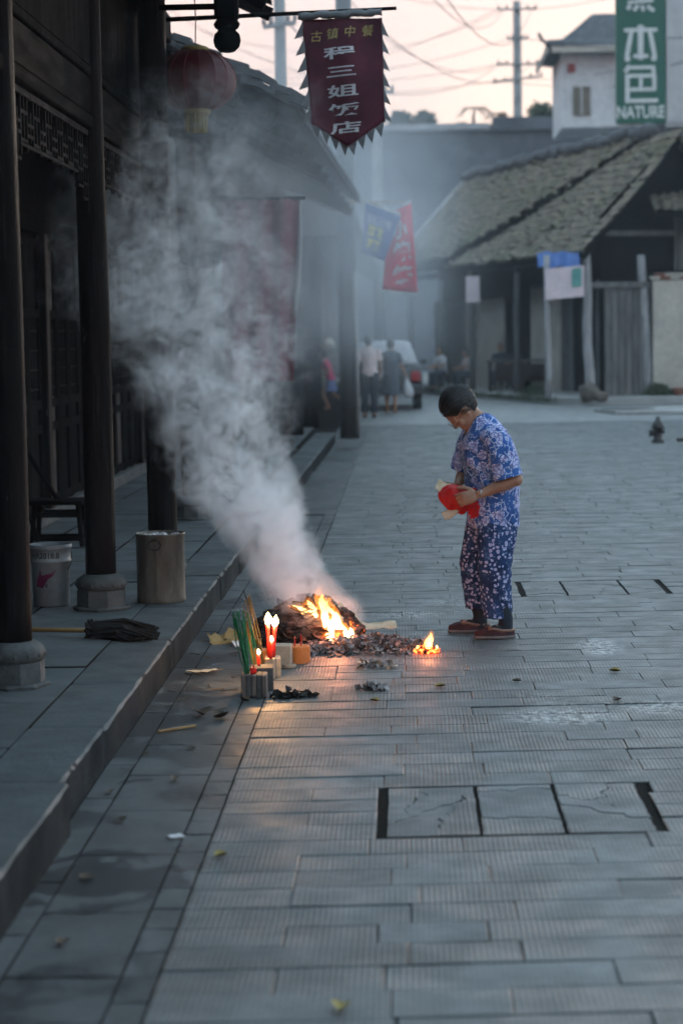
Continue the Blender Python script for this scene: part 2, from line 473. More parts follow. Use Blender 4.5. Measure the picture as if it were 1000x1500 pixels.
def make_paver(name, c1, c2, groove=.0016, brick=False):
    m, t = newmat(name); g = N(t)
    pos = g.n('NewGeometry').outputs['Position']
    oi = g.n('ObjectInfo')
    big = g.noise(pos, .7, 6, .6)
    mid = g.noise(pos, 4.5, 7, .62)
    fine = g.noise(pos, 60, 4, .6)
    col = g.mix(g.ramp(mid.outputs[0], .32, .70), c1, c2)
    col = g.mix(g.ramp(big.outputs[0], .42, .62, 0, .5), col, tuple(x * .62 for x in c1))
    col = g.mix(g.ramp(fine.outputs[0], .35, .75, 0, .3), col, tuple(x * .5 for x in c1))
    # pale worn patches of dried ash and lime
    sp = g.n('Mapping'); g.l(pos, sp.inputs[0]); sp.inputs['Scale'].default_value = (1.0, .55, 1)
    w1 = g.noise(sp.outputs[0], 1.1, 3, .5); w2 = g.noise(pos, 26, 5, .75)
    worn = g.math('MULTIPLY', g.ramp(w1.outputs[0], .60, .72), g.ramp(w2.outputs[0], .50, .62))
    for (cx_, cy_, rx_, ry_) in ((.66, 8.95, .34, .26), (1.12, 9.15, .26, .22), (1.02, 10.95, .16, .40), (-.02, 12.3, .30, .22)):
        q = g.n('Mapping'); g.l(pos, q.inputs[0]); q.inputs['Location'].default_value = (-cx_ / rx_, -cy_ / ry_, 0); q.inputs['Scale'].default_value = (1 / rx_, 1 / ry_, 0)
        bl_ = g.math('MULTIPLY', g.ramp(g.vmath('LENGTH', q.outputs[0]), 1.0, .35), g.ramp(w2.outputs[0], .46, .56))
        worn = g.math('MAXIMUM', worn, bl_)
    col = g.mix(g.math('MULTIPLY', worn, .75), col, (.52, .51, .50))
    k = g.math('MULTIPLY_ADD', oi.outputs['Random'], .34, .83)
    col = g.mix(1.0, col, g.vmath('SCALE', (1, 1, 1), scale=k), 'MULTIPLY')
    # worn grooves running along the street
    sx = g.n('SeparateXYZ'); g.l(pos, sx.inputs[0])
    wob = g.math('MULTIPLY_ADD', g.noise(pos, 3, 2).outputs[0], .006, sx.outputs[0])
    tri = g.math('PINGPONG', wob, .0085)
    prof = g.ramp(tri, .0012, .0038)
    depth = g.ramp(g.noise(pos, 2.3, 4).outputs[0], .36, .60, .25, 1.0)
    groov = g.math('MULTIPLY', prof, depth)
    col = g.mix(g.math('MULTIPLY', g.math('SUBTRACT', 1.0, prof), g.math('MULTIPLY', depth, .5)), col, (.03, .03, .028))
    h = g.math('MULTIPLY_ADD', fine.outputs[0], .35, g.math('MULTIPLY', groov, groove / .0016))
    rough = g.ramp(mid.outputs[0], .3, .7, .44, .64)
    if brick:
        bt = g.n('TexBrick'); mp = g.n('Mapping'); g.l(pos, mp.inputs[0])
        g.l(mp.outputs[0], bt.inputs['Vector'])
        bt.inputs['Scale'].default_value = 1.0; bt.inputs['Brick Width'].default_value = .62; bt.inputs['Row Height'].default_value = .2
        bt.inputs['Mortar Size'].default_value = .006; bt.inputs['Color1'].default_value = (1, 1, 1, 1); bt.inputs['Color2'].default_value = (.8, .8, .8, 1)
        bt.inputs['Mortar'].default_value = (.2, .2, .2, 1)
        col = g.mix(.8, col, bt.outputs[0], 'MULTIPLY')
    g.out(g.principled(col, rough, g.bump(h, .0016), 0, .5))
    M[name] = m
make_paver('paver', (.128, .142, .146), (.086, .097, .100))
make_paver('far_paving', (.27, .278, .28), (.19, .197, .20), brick=True)  # paler than the near pavers: grazing sky reflection put into the colour
make_paver('plain_paver', (.128, .138, .143), (.085, .094, .099), groove=.0002)

# ------------------------------------------------------------------ ground: street with pavers, gutter strip, raised walk
street = bpy.data.objects.new('street', None)
def sheet(name, x0, x1, y0, y1, z, m, nx=1, ny=1, parent=None):
    vs = [(x0 + (x1 - x0) * i / nx, y0 + (y1 - y0) * j / ny, z) for j in range(ny + 1) for i in range(nx + 1)]
    fs = [(j * (nx + 1) + i, j * (nx + 1) + i + 1, (j + 1) * (nx + 1) + i + 1, (j + 1) * (nx + 1) + i) for j in range(ny) for i in range(nx)]
    return MB().add(vs, fs).build(name, m, parent, origin=None if parent else (0, 0, 0))
ground = tag(sheet('ground', -700, 700, -300, 1000, -.06, 'joint_dirt'), kind='structure')
street = tag(sheet('street', -1.21, 9.0, 2.5, 38.0, -.0075, 'joint_dirt'), kind='structure')
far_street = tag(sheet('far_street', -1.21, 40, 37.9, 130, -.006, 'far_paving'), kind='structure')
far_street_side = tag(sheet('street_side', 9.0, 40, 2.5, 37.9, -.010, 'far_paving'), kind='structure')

PHI = .065
def paver_mesh(L, D, th=.03, bev=.004, jag=0, seed=0, shear=0.0):
    rnd = random.Random(seed); hx, hy = L / 2, D / 2
    def ring(ins, z, j=0):
        pts = []
        for (x, y) in ((-1, -1), (-.33, -1), (.33, -1), (1, -1), (1, 1), (.33, 1), (-.33, 1), (-1, 1)):
            pts.append(Vector((x * (hx - ins) + rnd.uniform(-j, j), y * (hy - ins) + rnd.uniform(-j, j), z)))
        return pts
    base = ring(0, 0, .0012)
    r1 = [p + Vector((0, 0, -th)) for p in base]; r2 = [p + Vector((0, 0, -bev)) for p in base]
    r3 = [Vector((p.x * (1 - bev / hx), p.y * (1 - bev / hy), rnd.uniform(-.001, .001))) for p in base]
    for q_ in r1 + r2 + r3: q_.y += shear * q_.x
    mb = MB(); mb.loft([r1, r2, r3], cap=False); mb.f.append(tuple(16 + i for i in range(8)))
    return mb
def stone(mb, name, m, lim=.9):
    """a paving stone whose sides are caked with joint dirt"""
    me = mb.mesh(name); me.materials.append(M[m]); me.materials.append(M['joint_dirt'])
    for p in me.polygons:
        if abs(p.normal.z) < lim: p.material_index = 1
    return me
PAV = []
rnd = random.Random(3)
GAP = .006
patches = [(-.115, .87, 6.80, 7.53), (.73, 1.70, 13.05, 13.8)]       # sunken covers break the bond
PROWS = {}
def in_patch(x0, x1, y):
    for a, b, c, d in patches:
        yc = y + .1
        if c < yc < d and x1 > a + .02 and x0 < b - .02: return (a, b)
    return None
y = 3.6; row = 0
while y < 38.0:
    D = .2 * rnd.uniform(.94, 1.06)
    xs = []
    off = (row % 2)
    x = -.675
    seam = rnd.gauss(0, .05)
    segs = [.31, .315 + seam] if rnd.random() < .3 else [.625 + seam]
    cur = []
    for s_ in segs: cur.append((x, x + s_)); x += s_
    if off: cur.append((x, x + .31)); x += .31
    lim = min(9.0, 2.2 + .17 * y)
    while x < lim:
        s_ = .62 * rnd.choice((1, 1, 1, 1, 1, .5, 1.0)) * rnd.uniform(.97, 1.03)
        cur.append((x, x + s_)); x += s_
    for (a, b) in cur:
        p = in_patch(a, b, y)
        if p:
            q = PROWS.setdefault(p, [y, y + D]); q[1] = y + D
            out = []
            if a < p[0] - .06: out.append((a, p[0] - .004))
            if b > p[1] + .06: out.append((p[1] + .004, b))
            for q in out: PAV.append((q[0], q[1], y, D))
        else: PAV.append((a, b, y, D))
    y += D; row += 1
def shows(a, b, yy, D):
    """how large a paver shows from the standing place"""
    xc = (a + b) / 2; Y = yy + PHI * xc
    u = 592 + 3000 * xc / Y; v_ = 487 + 5100 / Y
    if u < -40 - 1500 * (b - a) / Y or u > 1040 + 1500 * (b - a) / Y or v_ > 1540: return 0
    return (b - a) * D / Y ** 3
PAV.sort(key=lambda q: -shows(*q))
rest = MB(); cache = {}
for i, (a, b, yy, D) in enumerate(PAV):
    L = b - a - .002; dd = D - GAP * rnd.choice((.4, .7, 1.0, 1.2, 1.6)); xc = (a + b) / 2; yc = yy + D / 2 + PHI * xc
    z = rnd.uniform(-.0025, .0018)
    rot = (rnd.gauss(0, .005), rnd.gauss(0, .0025), rnd.gauss(0, .0018))
    if i < 298:
        key = (round(L / .002), round(dd / .002), 0)
        if key not in cache:
            cache[key] = stone(paver_mesh(round(L / .002) * .002, round(dd / .002) * .002, bev=.003, seed=hash(key) % 999, shear=PHI), 'paver', 'paver', .6)
        o = put('paver', cache[key], street, (xc, yc, z), rot)
        if rnd.random() < .05:
            o.data = cache[key].copy(); o.data.materials[0] = M['plain_paver']
    else:
        R = Matrix(((1, 0, 0), (PHI, 1, 0), (0, 0, 1))); hx, hy = L / 2, dd / 2
        tilt = rot[0]
        c = Vector((xc, yc, z))
        lo = [c + R @ Vector((sx * hx, sy * hy, -.02)) for sx, sy in ((-1, -1), (1, -1), (1, 1), (-1, 1))]
        hi = [c + R @ Vector((sx * (hx - .004), sy * (hy - .004), sy * hy * tilt)) for sx, sy in ((-1, -1), (1, -1), (1, 1), (-1, 1))]
        rest.loft([lo, hi])
tag(rest.build('paving_stones', 'paver', street), kind='stuff')

# sunken cover slabs set in the paving, cracked
def cover(x0, x1, y0, y1, splits, seed, label):
    r = random.Random(seed)
    root = thing('cover_slab', (x0, y0, -.03), label, 'cover slab')
    xs = [x0 + .012] + splits + [x1 - .016]
    for i in range(len(xs) - 1):
        a, b = xs[i] + .006, xs[i + 1] - .006
        # each slab is broken in a few pieces along irregular cracks
        pieces = [[(a, y0 + .02), (b, y0 + .016), (b, y1 - .016), (a, y1 - .016)]]
        for _ in range(3):
            big = max(pieces, key=lambda q: max(p[0] for p in q) - min(p[0] for p in q) + max(p[1] for p in q) - min(p[1] for p in q)); pieces.remove(big)
            cxx = sum(p[0] for p in big) / len(big) + r.uniform(-.05, .05); cyy = sum(p[1] for p in big) / len(big) + r.uniform(-.09, .09); an = r.uniform(0, pi)
            nx_, ny_ = cos(an), sin(an)
            sides = ([], [])
            for i_ in range(len(big)):
                p, q = big[i_], big[(i_ + 1) % len(big)]; dp = (p[0] - cxx) * nx_ + (p[1] - cyy) * ny_; dq = (q[0] - cxx) * nx_ + (q[1] - cyy) * ny_
                sides[0 if dp > 0 else 1].append(p)
                if dp * dq < 0:
                    t_ = dp / (dp - dq); x_ = (p[0] + (q[0] - p[0]) * t_, p[1] + (q[1] - p[1]) * t_); sides[0].append(x_); sides[1].append(x_)
            pieces += [q for q in sides if len(q) > 2]
        for poly in pieces:
            mx_ = sum(p[0] for p in poly) / len(poly); my_ = sum(p[1] for p in poly) / len(poly)
            fine = []
            for i_ in range(len(poly)):                       # ragged edges, the same field on both sides of a crack
                p, q = poly[i_], poly[(i_ + 1) % len(poly)]; m_ = max(2, int(sqrt((p[0] - q[0]) ** 2 + (p[1] - q[1]) ** 2) / .022))
                for t_ in range(m_):
                    x_, y_ = p[0] + (q[0] - p[0]) * t_ / m_, p[1] + (q[1] - p[1]) * t_ / m_
                    edge = min(x_ - a, b - x_, y_ - y0 - .016, y1 - .016 - y_); am = .055 if edge > .004 else .004
                    nv_ = noise.noise_vector(Vector((x_ * 14, y_ * 14, seed))); nv2 = noise.noise_vector(Vector((x_ * 45, y_ * 45, seed)))
                    x_ += am * nv_.x + am * .35 * nv2.x; y_ += am * nv_.y + am * .35 * nv2.y
                    d_ = sqrt((x_ - mx_) ** 2 + (y_ - my_) ** 2) + 1e-6
                    k_ = 1 - (.002 + r.random() * .003) / d_; fine.append((mx_ + (x_ - mx_) * k_, my_ + (y_ - my_) * k_))
            dz = r.uniform(-.005, .001); tx, ty = r.gauss(0, .008), r.gauss(0, .006)
            pts = [(px, py + PHI * px, -.001 + dz * .5 + tx * .5 * (px - mx_) + ty * .5 * (py - my_)) for px, py in fine]
            MB().extrude_poly(pts, (0, 0, -.03)).build('slab_piece', 'paver' if r.random() < .7 else 'plain_paver', root)
    return root
pk = sorted(PROWS, key=lambda q: PROWS[q][0])
cover(-.10, .86, PROWS[pk[0]][0] + .006, PROWS[pk[0]][1], [.24, .53], 5, 'cracked grooved stone cover set into the paving at the front')
cover(.745, 1.69, PROWS[pk[1]][0] + .006, PROWS[pk[1]][1], [1.03, 1.42], 9, 'stone cover set into the paving behind the old woman')

sheet('gutter_dirt', -1.2105, -.672, 3.0, 19.5, -.0038, 'joint_dirt', parent=street)
# gutter strip between the pavers and the walk
rg = random.Random(11)
def strip(x0, x1, y0, y1, step, m, name, jit=.12):
    y = y0
    while y < y1:
        s_ = step * rg.uniform(1 - jit, 1 + jit)
        mb = paver_mesh(x1 - x0 - .003, s_ - .004, bev=.0018, seed=rg.randrange(9999))
        me = stone(mb, name, m)
        put(name, me, street, ((x0 + x1) / 2, y + s_ / 2, rg.uniform(-.0008, .0008)), (rg.gauss(0, .001), rg.gauss(0, .001), rg.gauss(0, .001)))
        y += s_
strip(-.776, -.6765, 3.4, 19.2, .22, 'gutter_slab', 'border_stone')
strip(-1.093, -.776, 3.3, 19.0, .66, 'gutter_slab', 'gutter_stone')
strip(-1.206, -1.093, 3.1, 19.0, .62, 'gutter_slab', 'edge_stone')
MB().box((-.94, 28.6, -.009), (.525, 18.6, .02)).build('gutter_bed', 'gutter_slab', street)

# raised walk along the shop fronts
WZ = .16
walk = tag(sheet('raised_walk', -3.2, -1.24, 2.0, 34, WZ - .014, 'joint_dirt'), kind='structure')
def kerb(name, x_face, x_back, y0, y1, z1, m='kerb_stone'):
    ny_ = max(8, int((y1 - y0) / .05)); rings = []; sd_ = rg.random() * 50
    for j in range(ny_ + 1):
        yy = y0 + (y1 - y0) * j / ny_
        def n_(k, f=9): return noise.noise(Vector((yy * f, k * 3.1, sd_)))
        ch = .010 + .006 * n_(1) + .028 * max(0, n_(2, 6) - .35); dz = .003 * n_(3, 3); dx = .004 * n_(4, 3)
        e = .006 if j in (0, ny_) else 0
        rings.append([Vector((x_back, yy, -.08)), Vector((x_face + dx - e, yy, -.08)), Vector((x_face + dx - e, yy, z1 * .5)), Vector((x_face + dx + .003 * n_(5) - e, yy, z1 - ch - e)), Vector((x_face + dx - ch * .9 - e, yy, z1 + dz - e)), Vector((x_face - .12, yy, z1 + dz * .5 - e)), Vector((x_back, yy, z1 - e))])
    o = MB().loft(rings).build(name, m, walk); o.data.materials.append(M['kerb_face_shaded'])
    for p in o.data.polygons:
        if p.normal.x > .8: p.material_index = 1  # street-side faces take the colour with shade in it
    return o
y = 6.95
while y < 31:
    s_ = rg.uniform(1.0, 1.5); xf = -1.206 + max(0, y - 12) * .0055
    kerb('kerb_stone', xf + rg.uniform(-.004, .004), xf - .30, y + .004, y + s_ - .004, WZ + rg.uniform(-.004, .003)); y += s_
# near slab stands a little proud of the rest
y = 3.0
for s_ in (1.25, 1.15, 1.5):
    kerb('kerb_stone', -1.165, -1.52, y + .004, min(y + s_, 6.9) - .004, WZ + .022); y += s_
for (x0, x1, st, z) in ((-2.1, -1.508, 1.05, WZ), (-2.7, -2.105, .9, WZ), (-3.2, -2.705, 1.0, WZ)):
    y = 3.0 + rg.random() * .5
    while y < 22:
        s_ = st * rg.uniform(.85, 1.2)
        me = stone(paver_mesh(x1 - x0 - .003, s_ - .004, bev=.002, seed=rg.randrange(9999)), 'walk_slab', 'walk_stone')
        put('walk_slab', me, walk, ((x0 + x1) / 2, y + s_ / 2, z + rg.uniform(-.004, .003)), (rg.gauss(0, .002), rg.gauss(0, .002), 0))
        y += s_
MB().box((-2.35, 28, WZ - .02), (1.66, 12, .03)).build('walk_bed', 'walk_stone', walk)

# pavement on the far right: low kerb with grass and a pale concrete apron
E1 = Vector((-.276, .961, 0)); E2 = Vector((.961, .276, 0)); HC = Vector((4.2, 47.6, 0))
def HP(e1, e2, z): return HC + E1 * e1 + E2 * e2 + Vector((0, 0, z))
rp = MB()
pts = [HP(-3.2, 9, 0), HP(-2.0, 1.6, 0), HP(-1.2, -.1, 0), HP(0, -.9, 0), HP(16, -1.1, 0), HP(26, -1.4, 0), HP(26, 9, 0)]
rp.extrude_poly(pts, (0, 0, .15))
tag(rp.build('side_pavement', 'concrete', origin=(0, 0, 0)), kind='structure')
ap = MB().extrude_poly([(4.2, 41.2, .004), (7.5, 40.2, .004), (14, 42, .004), (12, 44.6, .004), (5.4, 43.6, .004), (3.9, 42.6, .004)], (0, 0, .05))
tag(ap.build('concrete_ramp', 'concrete', origin=(0, 0, 0)), kind='structure')
# drain slot in front of the pavement
tag(MB().box((4.55, 42.2, .06), (1.0, .5, .025), .25, bev=.01).build('drain_grate', 'metal_dark'), 'dark drain opening in the pale concrete ramp', 'drain')

# ------------------------------------------------------------------ timber shop house beside the walk (left)
XC = -1.745
house = thing('wooden_shophouse', (-2.4, 9, WZ), 'dark timber shop house with posts on stone bases and hanging lattice', 'building')
def octa(c, r, z0, z1, mb, tap=1.0):
    rings = [[Vector((c[0] + rr * cos(pi / 8 + k * pi / 4), c[1] + rr * sin(pi / 8 + k * pi / 4), z)) for k in range(8)] for rr, z in ((r, z0), (r * tap, z1))]
    mb.loft(rings)
def post(root, x, y, rad, top, base=1.65, seed=0, low=False):
    r = random.Random(seed); H0 = .20 if not low else .06
    rings = []; n = 30
    for i in range(n + 1):                                    # hand-hewn shaft: slightly bent, checked and dented
        t = i / n; z = WZ + H0 + (top - WZ - H0) * t; rr = rad * (1.02 - .07 * t)
        cx, cy_ = x + .010 * noise.noise(Vector((t * 2, seed, 0))), y + .008 * noise.noise(Vector((t * 2, seed, 9)))
        rings.append([Vector((cx + q * cos(a), cy_ + q * sin(a), z)) for a, q in ((2 * pi * k / 26, rr * (1 + .035 * noise.noise(Vector((cos(2 * pi * k / 26) * 3, sin(2 * pi * k / 26) * 3, z * .7 + seed * 7))) - .05 * max(0, noise.noise(Vector((k * 1.7, z * .5, seed))) - .3))) for k in range(26))])
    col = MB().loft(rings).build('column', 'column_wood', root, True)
    rb = rad * base
    if low:
        MB().lathe([(rb * .95, WZ + .002), (rb * .97, WZ + .05), (rb * .8, WZ + .062)], (x, y, 0), 20).build('plinth', 'stone_base', col, True)
        return col
    mb = MB(); octa((x, y), rb * 1.02, WZ + .005, WZ + .115, mb, .985); mb.build('plinth', 'stone_base', col)
    MB().lathe([(rb * 1.16, WZ + .002), (rb * 1.18, WZ + .014), (rb * 1.08, WZ + .022)], (x, y, 0), 8).build('plinth_foot', 'stone_base', col)
    rings = []
    for q, h in ((.86, .112), (.98, .122), (1.03, .145), (1.01, .168), (.90, .184), (.74, .196), (.66, .205)):
        rings.append([Vector((x + rb * q * cos(a) * (1 + .012 * noise.noise(Vector((cos(a) * 3, sin(a) * 3, h * 30 + seed)))), y + rb * q * sin(a), WZ + h)) for a in (2 * pi * k / 28 for k in range(28))])
    MB().loft(rings).build('plinth_drum', 'stone_base', col, True)
    st = MB()
    for k in range(14):
        a = 2 * pi * k / 14
        st.ellipsoid((x + rb * 1.02 * cos(a), y + rb * 1.02 * sin(a), WZ + .146), (.009, .009, .009), None, 6, 5)
    st.build('stud', 'stone_base', col, True)['kind'] = 'stuff'
    return col
COLS = [(XC - .01, 8.97, .084), (XC + .005, 11.52, .085), (-1.60, 13.35, .094)]
post(house, XC, 6.1, .085, 4.4, seed=4)
for i, (x, y, r) in enumerate(COLS): post(house, x, y, r, 4.4, seed=i, low=(i == 2))

def lattice(root, y0, y1, x=XC, seed=0):
    """hanging fretwork below the beam: each bar a piece"""
    r = random.Random(seed)
    panel = MB().box((x, (y0 + y1) / 2, 2.825), (.035, y1 - y0, .03)).build('lattice_panel', 'lattice_wood', root)
    span = y1 - y0; zt = 2.81
    def bar(ya, yb, za, zb):
        MB().box((x, (ya + yb) / 2, (za + zb) / 2), (.022, max(abs(yb - ya), .016), max(abs(zb - za), .016))).build('lattice_bar', 'lattice_wood', panel)
    n = max(6, int(span / .155)); dy = span / n
    for k in range(n + 1):
        yy = y0 + k * dy; edge = min(k, n - k)
        drop = {0: .42, 1: .33}.get(edge, .23 if edge > 2 else .27) + (.02 if k % 2 else 0)
        bar(yy, yy, zt - drop, zt)
        if k < n:
            e2 = min(k, n - 1 - k)
            ym = yy + dy / 2
            d2 = {0: .33, 1: .27}.get(e2, .20)
            bar(ym, ym, zt - d2, zt - .06 * (k % 2))
            bar(yy, yy + dy, zt - .07 - .05 * (k % 2), zt - .07 - .05 * (k % 2))
            bar(yy, yy + dy, zt - .17 - .03 * ((k + 1) % 2), zt - .17 - .03 * ((k + 1) % 2))
            bar(yy, yy + dy, zt - d2 - .02, zt - d2 - .02)
            if e2 == 0: bar(yy, yy + dy, zt - .27, zt - .27)
def bay(root, y0, y1, seed):
    MB().box((XC, (y0 + y1) / 2, 3.03), (.06, y1 - y0, .20), bev=.006).build('name_board', 'board_wood', root)
    MB().box((XC, (y0 + y1) / 2, 2.885), (.09, y1 - y0, .07), bev=.008).build('beam', 'board_wood', root)
    MB().box((XC, (y0 + y1) / 2, 3.165), (.08, y1 - y0, .05), bev=.006).build('beam', 'dark_wood', root)
    MB().box((XC + .01, (y0 + y1) / 2, 3.50), (.05, y1 - y0, .61)).build('upper_board', 'dark_wood', root)
    lattice(root, y0 + .02, y1 - .02, seed=seed)
bay(house, 6.20, 8.87, 1); bay(house, 9.07, 11.42, 2); bay(house, 11.62, 14.50, 3)
MB().box((XC, 9.6, 3.92), (.16, 11.0, .2), bev=.01).build('eave_beam', 'dark_wood', house)
for yy in (6.1, 8.97, 11.52):
    MB().box((-2.1, yy, 4.12), (2.3, .12, .18), bev=.01).build('cross_beam', 'dark_wood', house)
# roof over the walk: rafters, boarding and tile courses
def slope_roof(root, x0, z0, x1, z1, y0, y1, tile='slate', shift=0.0, boards='dark_wood', step=.22):
    """x0,z0 eave; x1,z1 ridge. shift moves the far end sideways"""
    def P(t, yy, up): 
        k = (yy - y0) / (y1 - y0)
        return Vector((x0 + (x1 - x0) * t + shift * k, yy, z0 + (z1 - z0) * t + up))
    MB().extrude_poly([P(0, y0, 0), P(1, y0, 0), P(1, y1, 0), P(0, y1, 0)], (0, 0, .03)).build('roof_boarding', boards, root)
    tl = MB(); n = max(3, int((y1 - y0) / step))
    for k in range(n):
        a = y0 + (y1 - y0) * k / n; b = a + (y1 - y0) / n
        for j in range(12):
            t0, t1 = j / 12, (j + 1) / 12 + .02
            dz = random.uniform(0, .012)
            tl.extrude_poly([P(t0, a + .01, .075 + dz), P(t0, (a + b) / 2, .115 + dz), P(t0, b - .01, .075 + dz),
                             P(t1, b - .01, .045), P(t1, (a + b) / 2, .085), P(t1, a + .01, .045)], (0, 0, -.014))
    o = tl.build('roof_tiles', tile, root); o['kind'] = 'stuff'
    return o
slope_roof(house, -.92, 4.06, -4.2, 5.6, 4.0, 15.0)
for yy in [4.2 + .5 * k for k in range(22)]:
    MB().box((-2.0, yy, 4.46), (2.4, .06, .09), Matrix.Rotation(.438, 3, 'Y')).build('rafter', 'dark_wood', house)
# shop front set back behind the walk
XW = -3.05
def front(root, y0, y1, seed, doors=True):
    r = random.Random(seed); y = y0
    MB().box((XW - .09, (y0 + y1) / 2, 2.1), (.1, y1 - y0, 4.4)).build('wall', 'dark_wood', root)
    MB().box((XW + .03, (y0 + y1) / 2, WZ + .06), (.16, y1 - y0, .12), bev=.01).build('door_sill', 'stone_base', root)
    MB().box((XW + .03, (y0 + y1) / 2, 2.62), (.14, y1 - y0, .14), bev=.01).build('lintel', 'dark_wood', root)
    while y < y1 - .3:
        w = r.choice((.52, .58, .62))
        if r.random() < .22:
            MB().box((XW + .02, y + .09, 1.4), (.15, .16, 2.4), bev=.01).build('door_post', 'column_wood', root); y += .2; continue
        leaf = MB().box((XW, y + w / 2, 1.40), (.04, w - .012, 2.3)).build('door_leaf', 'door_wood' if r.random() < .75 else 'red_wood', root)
        fr = MB()
        for yy in (y + .05, y + w - .05): fr.box((XW + .03, yy, 1.40), (.03, .075, 2.28), bev=.005)
        for zz in (.33, .95, 1.15, 1.9, 2.48): fr.box((XW + .031, y + w / 2, zz), (.028, w - .17, .075), bev=.005)
        fr.build('door_frame', 'door_wood', leaf)
        br = MB()
        for k in range(4): br.box((XW + .025, y + .12 + (w - .24) * (k + .5) / 4, 1.53), (.014, .016, .66))
        for k in range(4): br.box((XW + .026, y + w / 2, 1.28 + .16 * k), (.012, w - .2, .014))
        br.build('door_lattice', 'lattice_wood', leaf)
        y += w
front(house, 4.2, 15.4, 21)
MB().box((-2.1, 4.15, 2.2), (2.0, .06, 4.3)).build('end_wall', 'dark_wood', house)

# carved drop at the end of the projecting beam
dr = thing('carved_drop', (-1.10, 13.2, 3.49), 'dark carved timber drop hanging from the projecting eave beam', 'carving')
MB().lathe([(.02, 3.49), (.05, 3.497), (.078, 3.525), (.088, 3.565), (.080, 3.605), (.055, 3.63), (.075, 3.645), (.085, 3.67), (.07, 3.69), (.05, 3.70)], (-1.10, 13.2, 0), 16).build('bud', 'dark_wood', dr, True)
MB().box((-1.10, 13.2, 3.80), (.15, .15, .22), bev=.02).build('block', 'dark_wood', dr)
MB().box((-1.10, 13.2, 3.715), (.11, .11, .04), bev=.01).build('collar', 'dark_wood', dr)
bb = thing('bracket_beam', (-1.42, 13.2, 3.9), 'dark beam carrying the carved drop out from the post row', 'beam')
MB().box((-1.40, 13.2, 3.97), (.78, .10, .13), bev=.01).build('beam', 'dark_wood', bb)
MB().box((-1.32, 13.2, 3.78), (.42, .03, .035), bev=.004).build('brace', 'dark_wood', bb)

# ------------------------------------------------------------------ second shop house further along (left)
house2 = thing('tiled_shophouse', (-2.2, 21, WZ), 'tile roofed shop house beyond the timber one, half hidden by smoke', 'building')
slope_roof(house2, -.80, 3.42, -4.0, 4.98, 16.0, 27.5, shift=.24, step=.24)
front(house2, 15.6, 27.4, 33)
for (x, y, r) in ((-1.80, 17.15, .09), (-1.80, 20.2, .09), (-1.75, 23.6, .10), (-1.65, 27.2, .11)): post(house2, x, y, r, 3.85, seed=int(y))
for i in range(10):
    y = 16.3 + i * 1.15
    MB().box((-1.6 + .02 * i, y, 3.62), (1.7, .07, .10), Matrix.Rotation(.45, 3, 'Y')).build('rafter', 'dark_wood', house2)
MB().box((-1.78, 21.7, 3.42), (.12, 11.4, .24), bev=.01).build('eave_beam', 'dark_wood', house2)
MB().extrude_poly([(-1.85, 15.96, 3.3), (-4.0, 15.96, 3.3), (-4.0, 15.96, 4.9), (-1.85, 15.96, 3.88)], (0, .06, 0)).build('gable', 'dark_wood', house2)
MB().box((-1.80, 21.7, 3.72), (.05, 11.4, .62)).build('frieze_board', 'dark_wood', house2)
r = random.Random(77)
for k in range(30):                                           # stacked tile ends along the near verge
    t = k / 29; x = -.80 - 3.2 * t; z = 3.42 + 1.56 * t
    for j in range(2):
        MB().box((x + r.uniform(-.02, .02), 15.97 + r.uniform(-.03, .02), z + .06 + .055 * j + r.uniform(-.012, .02)), (.15 + r.uniform(-.02, .03), .16, .035 + r.uniform(0, .02)), Matrix.Rotation(.45 + r.uniform(-.15, .15), 3, 'Y')).build('verge_tile', 'slate', house2)
for k in range(8):
    MB().box((-1.0 - .3 * k, 15.93, 3.36 + .146 * k), (.09, .10, .10), Matrix.Rotation(.45, 3, 'Y')).build('purlin_end', 'dark_wood', house2)
# third house in the haze
house3 = thing('grey_shophouse', (-3, 36, 0), 'grey shop house far down the street behind the utility pole', 'building')
MB().box((-4.0, 52, 2.1), (3.0, 48, 4.2)).build('wall', 'grey_wood', house3)
slope_roof(house3, -.72, 3.42, -5.0, 5.5, 31.4, 76, step=.4)
MB().extrude_poly([(-.85, 31.45, 3.2), (-5.4, 31.45, 3.2), (-5.4, 31.45, 5.6), (-.85, 31.45, 3.46)], (0, .08, 0)).build('gable', 'grey_wood', house3)
for (x, y) in ((-1.72, 31.5), (-1.68, 36), (-1.9, 41), (-2.0, 46)):
    MB().lathe([(.15, 0), (.15, 3.8)], (x, y, 0), 12).build('column', 'dark_wood', house3)
for y in (30, 33, 36.5, 40, 44):
    MB().box((-2.48, y, 1.25), (.06, 1.5, 2.2)).build('door', 'door_wood', house3)

# ------------------------------------------------------------------ utility pole near the kerb, far poles, wires
def upole(x, y, r0, r1, h, label, arms=(), z0=0.0, m='pole_concrete', group='utility poles'):
    root = thing('utility_pole', (x, y, z0), label, 'utility pole', group)
    MB().lathe([(r0, z0), (r0 * .8 + r1 * .2, z0 + h * .3), (r1, z0 + h)], (x, y, 0), 14).build('shaft', m, root, True)
    for (z, half, tilt) in arms:
        MB().box((x, y - r1 - .05, z), (2 * half, .09, .09), Matrix.Rotation(tilt, 3, 'Y')).build('crossarm', m, root)
        for k in (-1, -.55, .55, 1):
            MB().lathe([(.04, 0), (.055, .05), (.03, .08), (.05, .12), (.02, .16)], (x + k * half * .93, y - r1 - .05, z + .05 - tilt * k * half), 8).build('insulator', 'stone_base', root, True)
    return root
p1 = upole(-.83, 30.5, .145, .10, 9.5, 'thick dark concrete utility pole standing at the kerb behind the smoke', ((8.4, .9, 0),), WZ - .02, 'dark_pole')
MB().tube([(-.70, 30.34, .2), (-.71, 30.35, 1.6), (-.715, 30.36, 2.6)], .03, 8).build('conduit', 'concrete', p1, True)
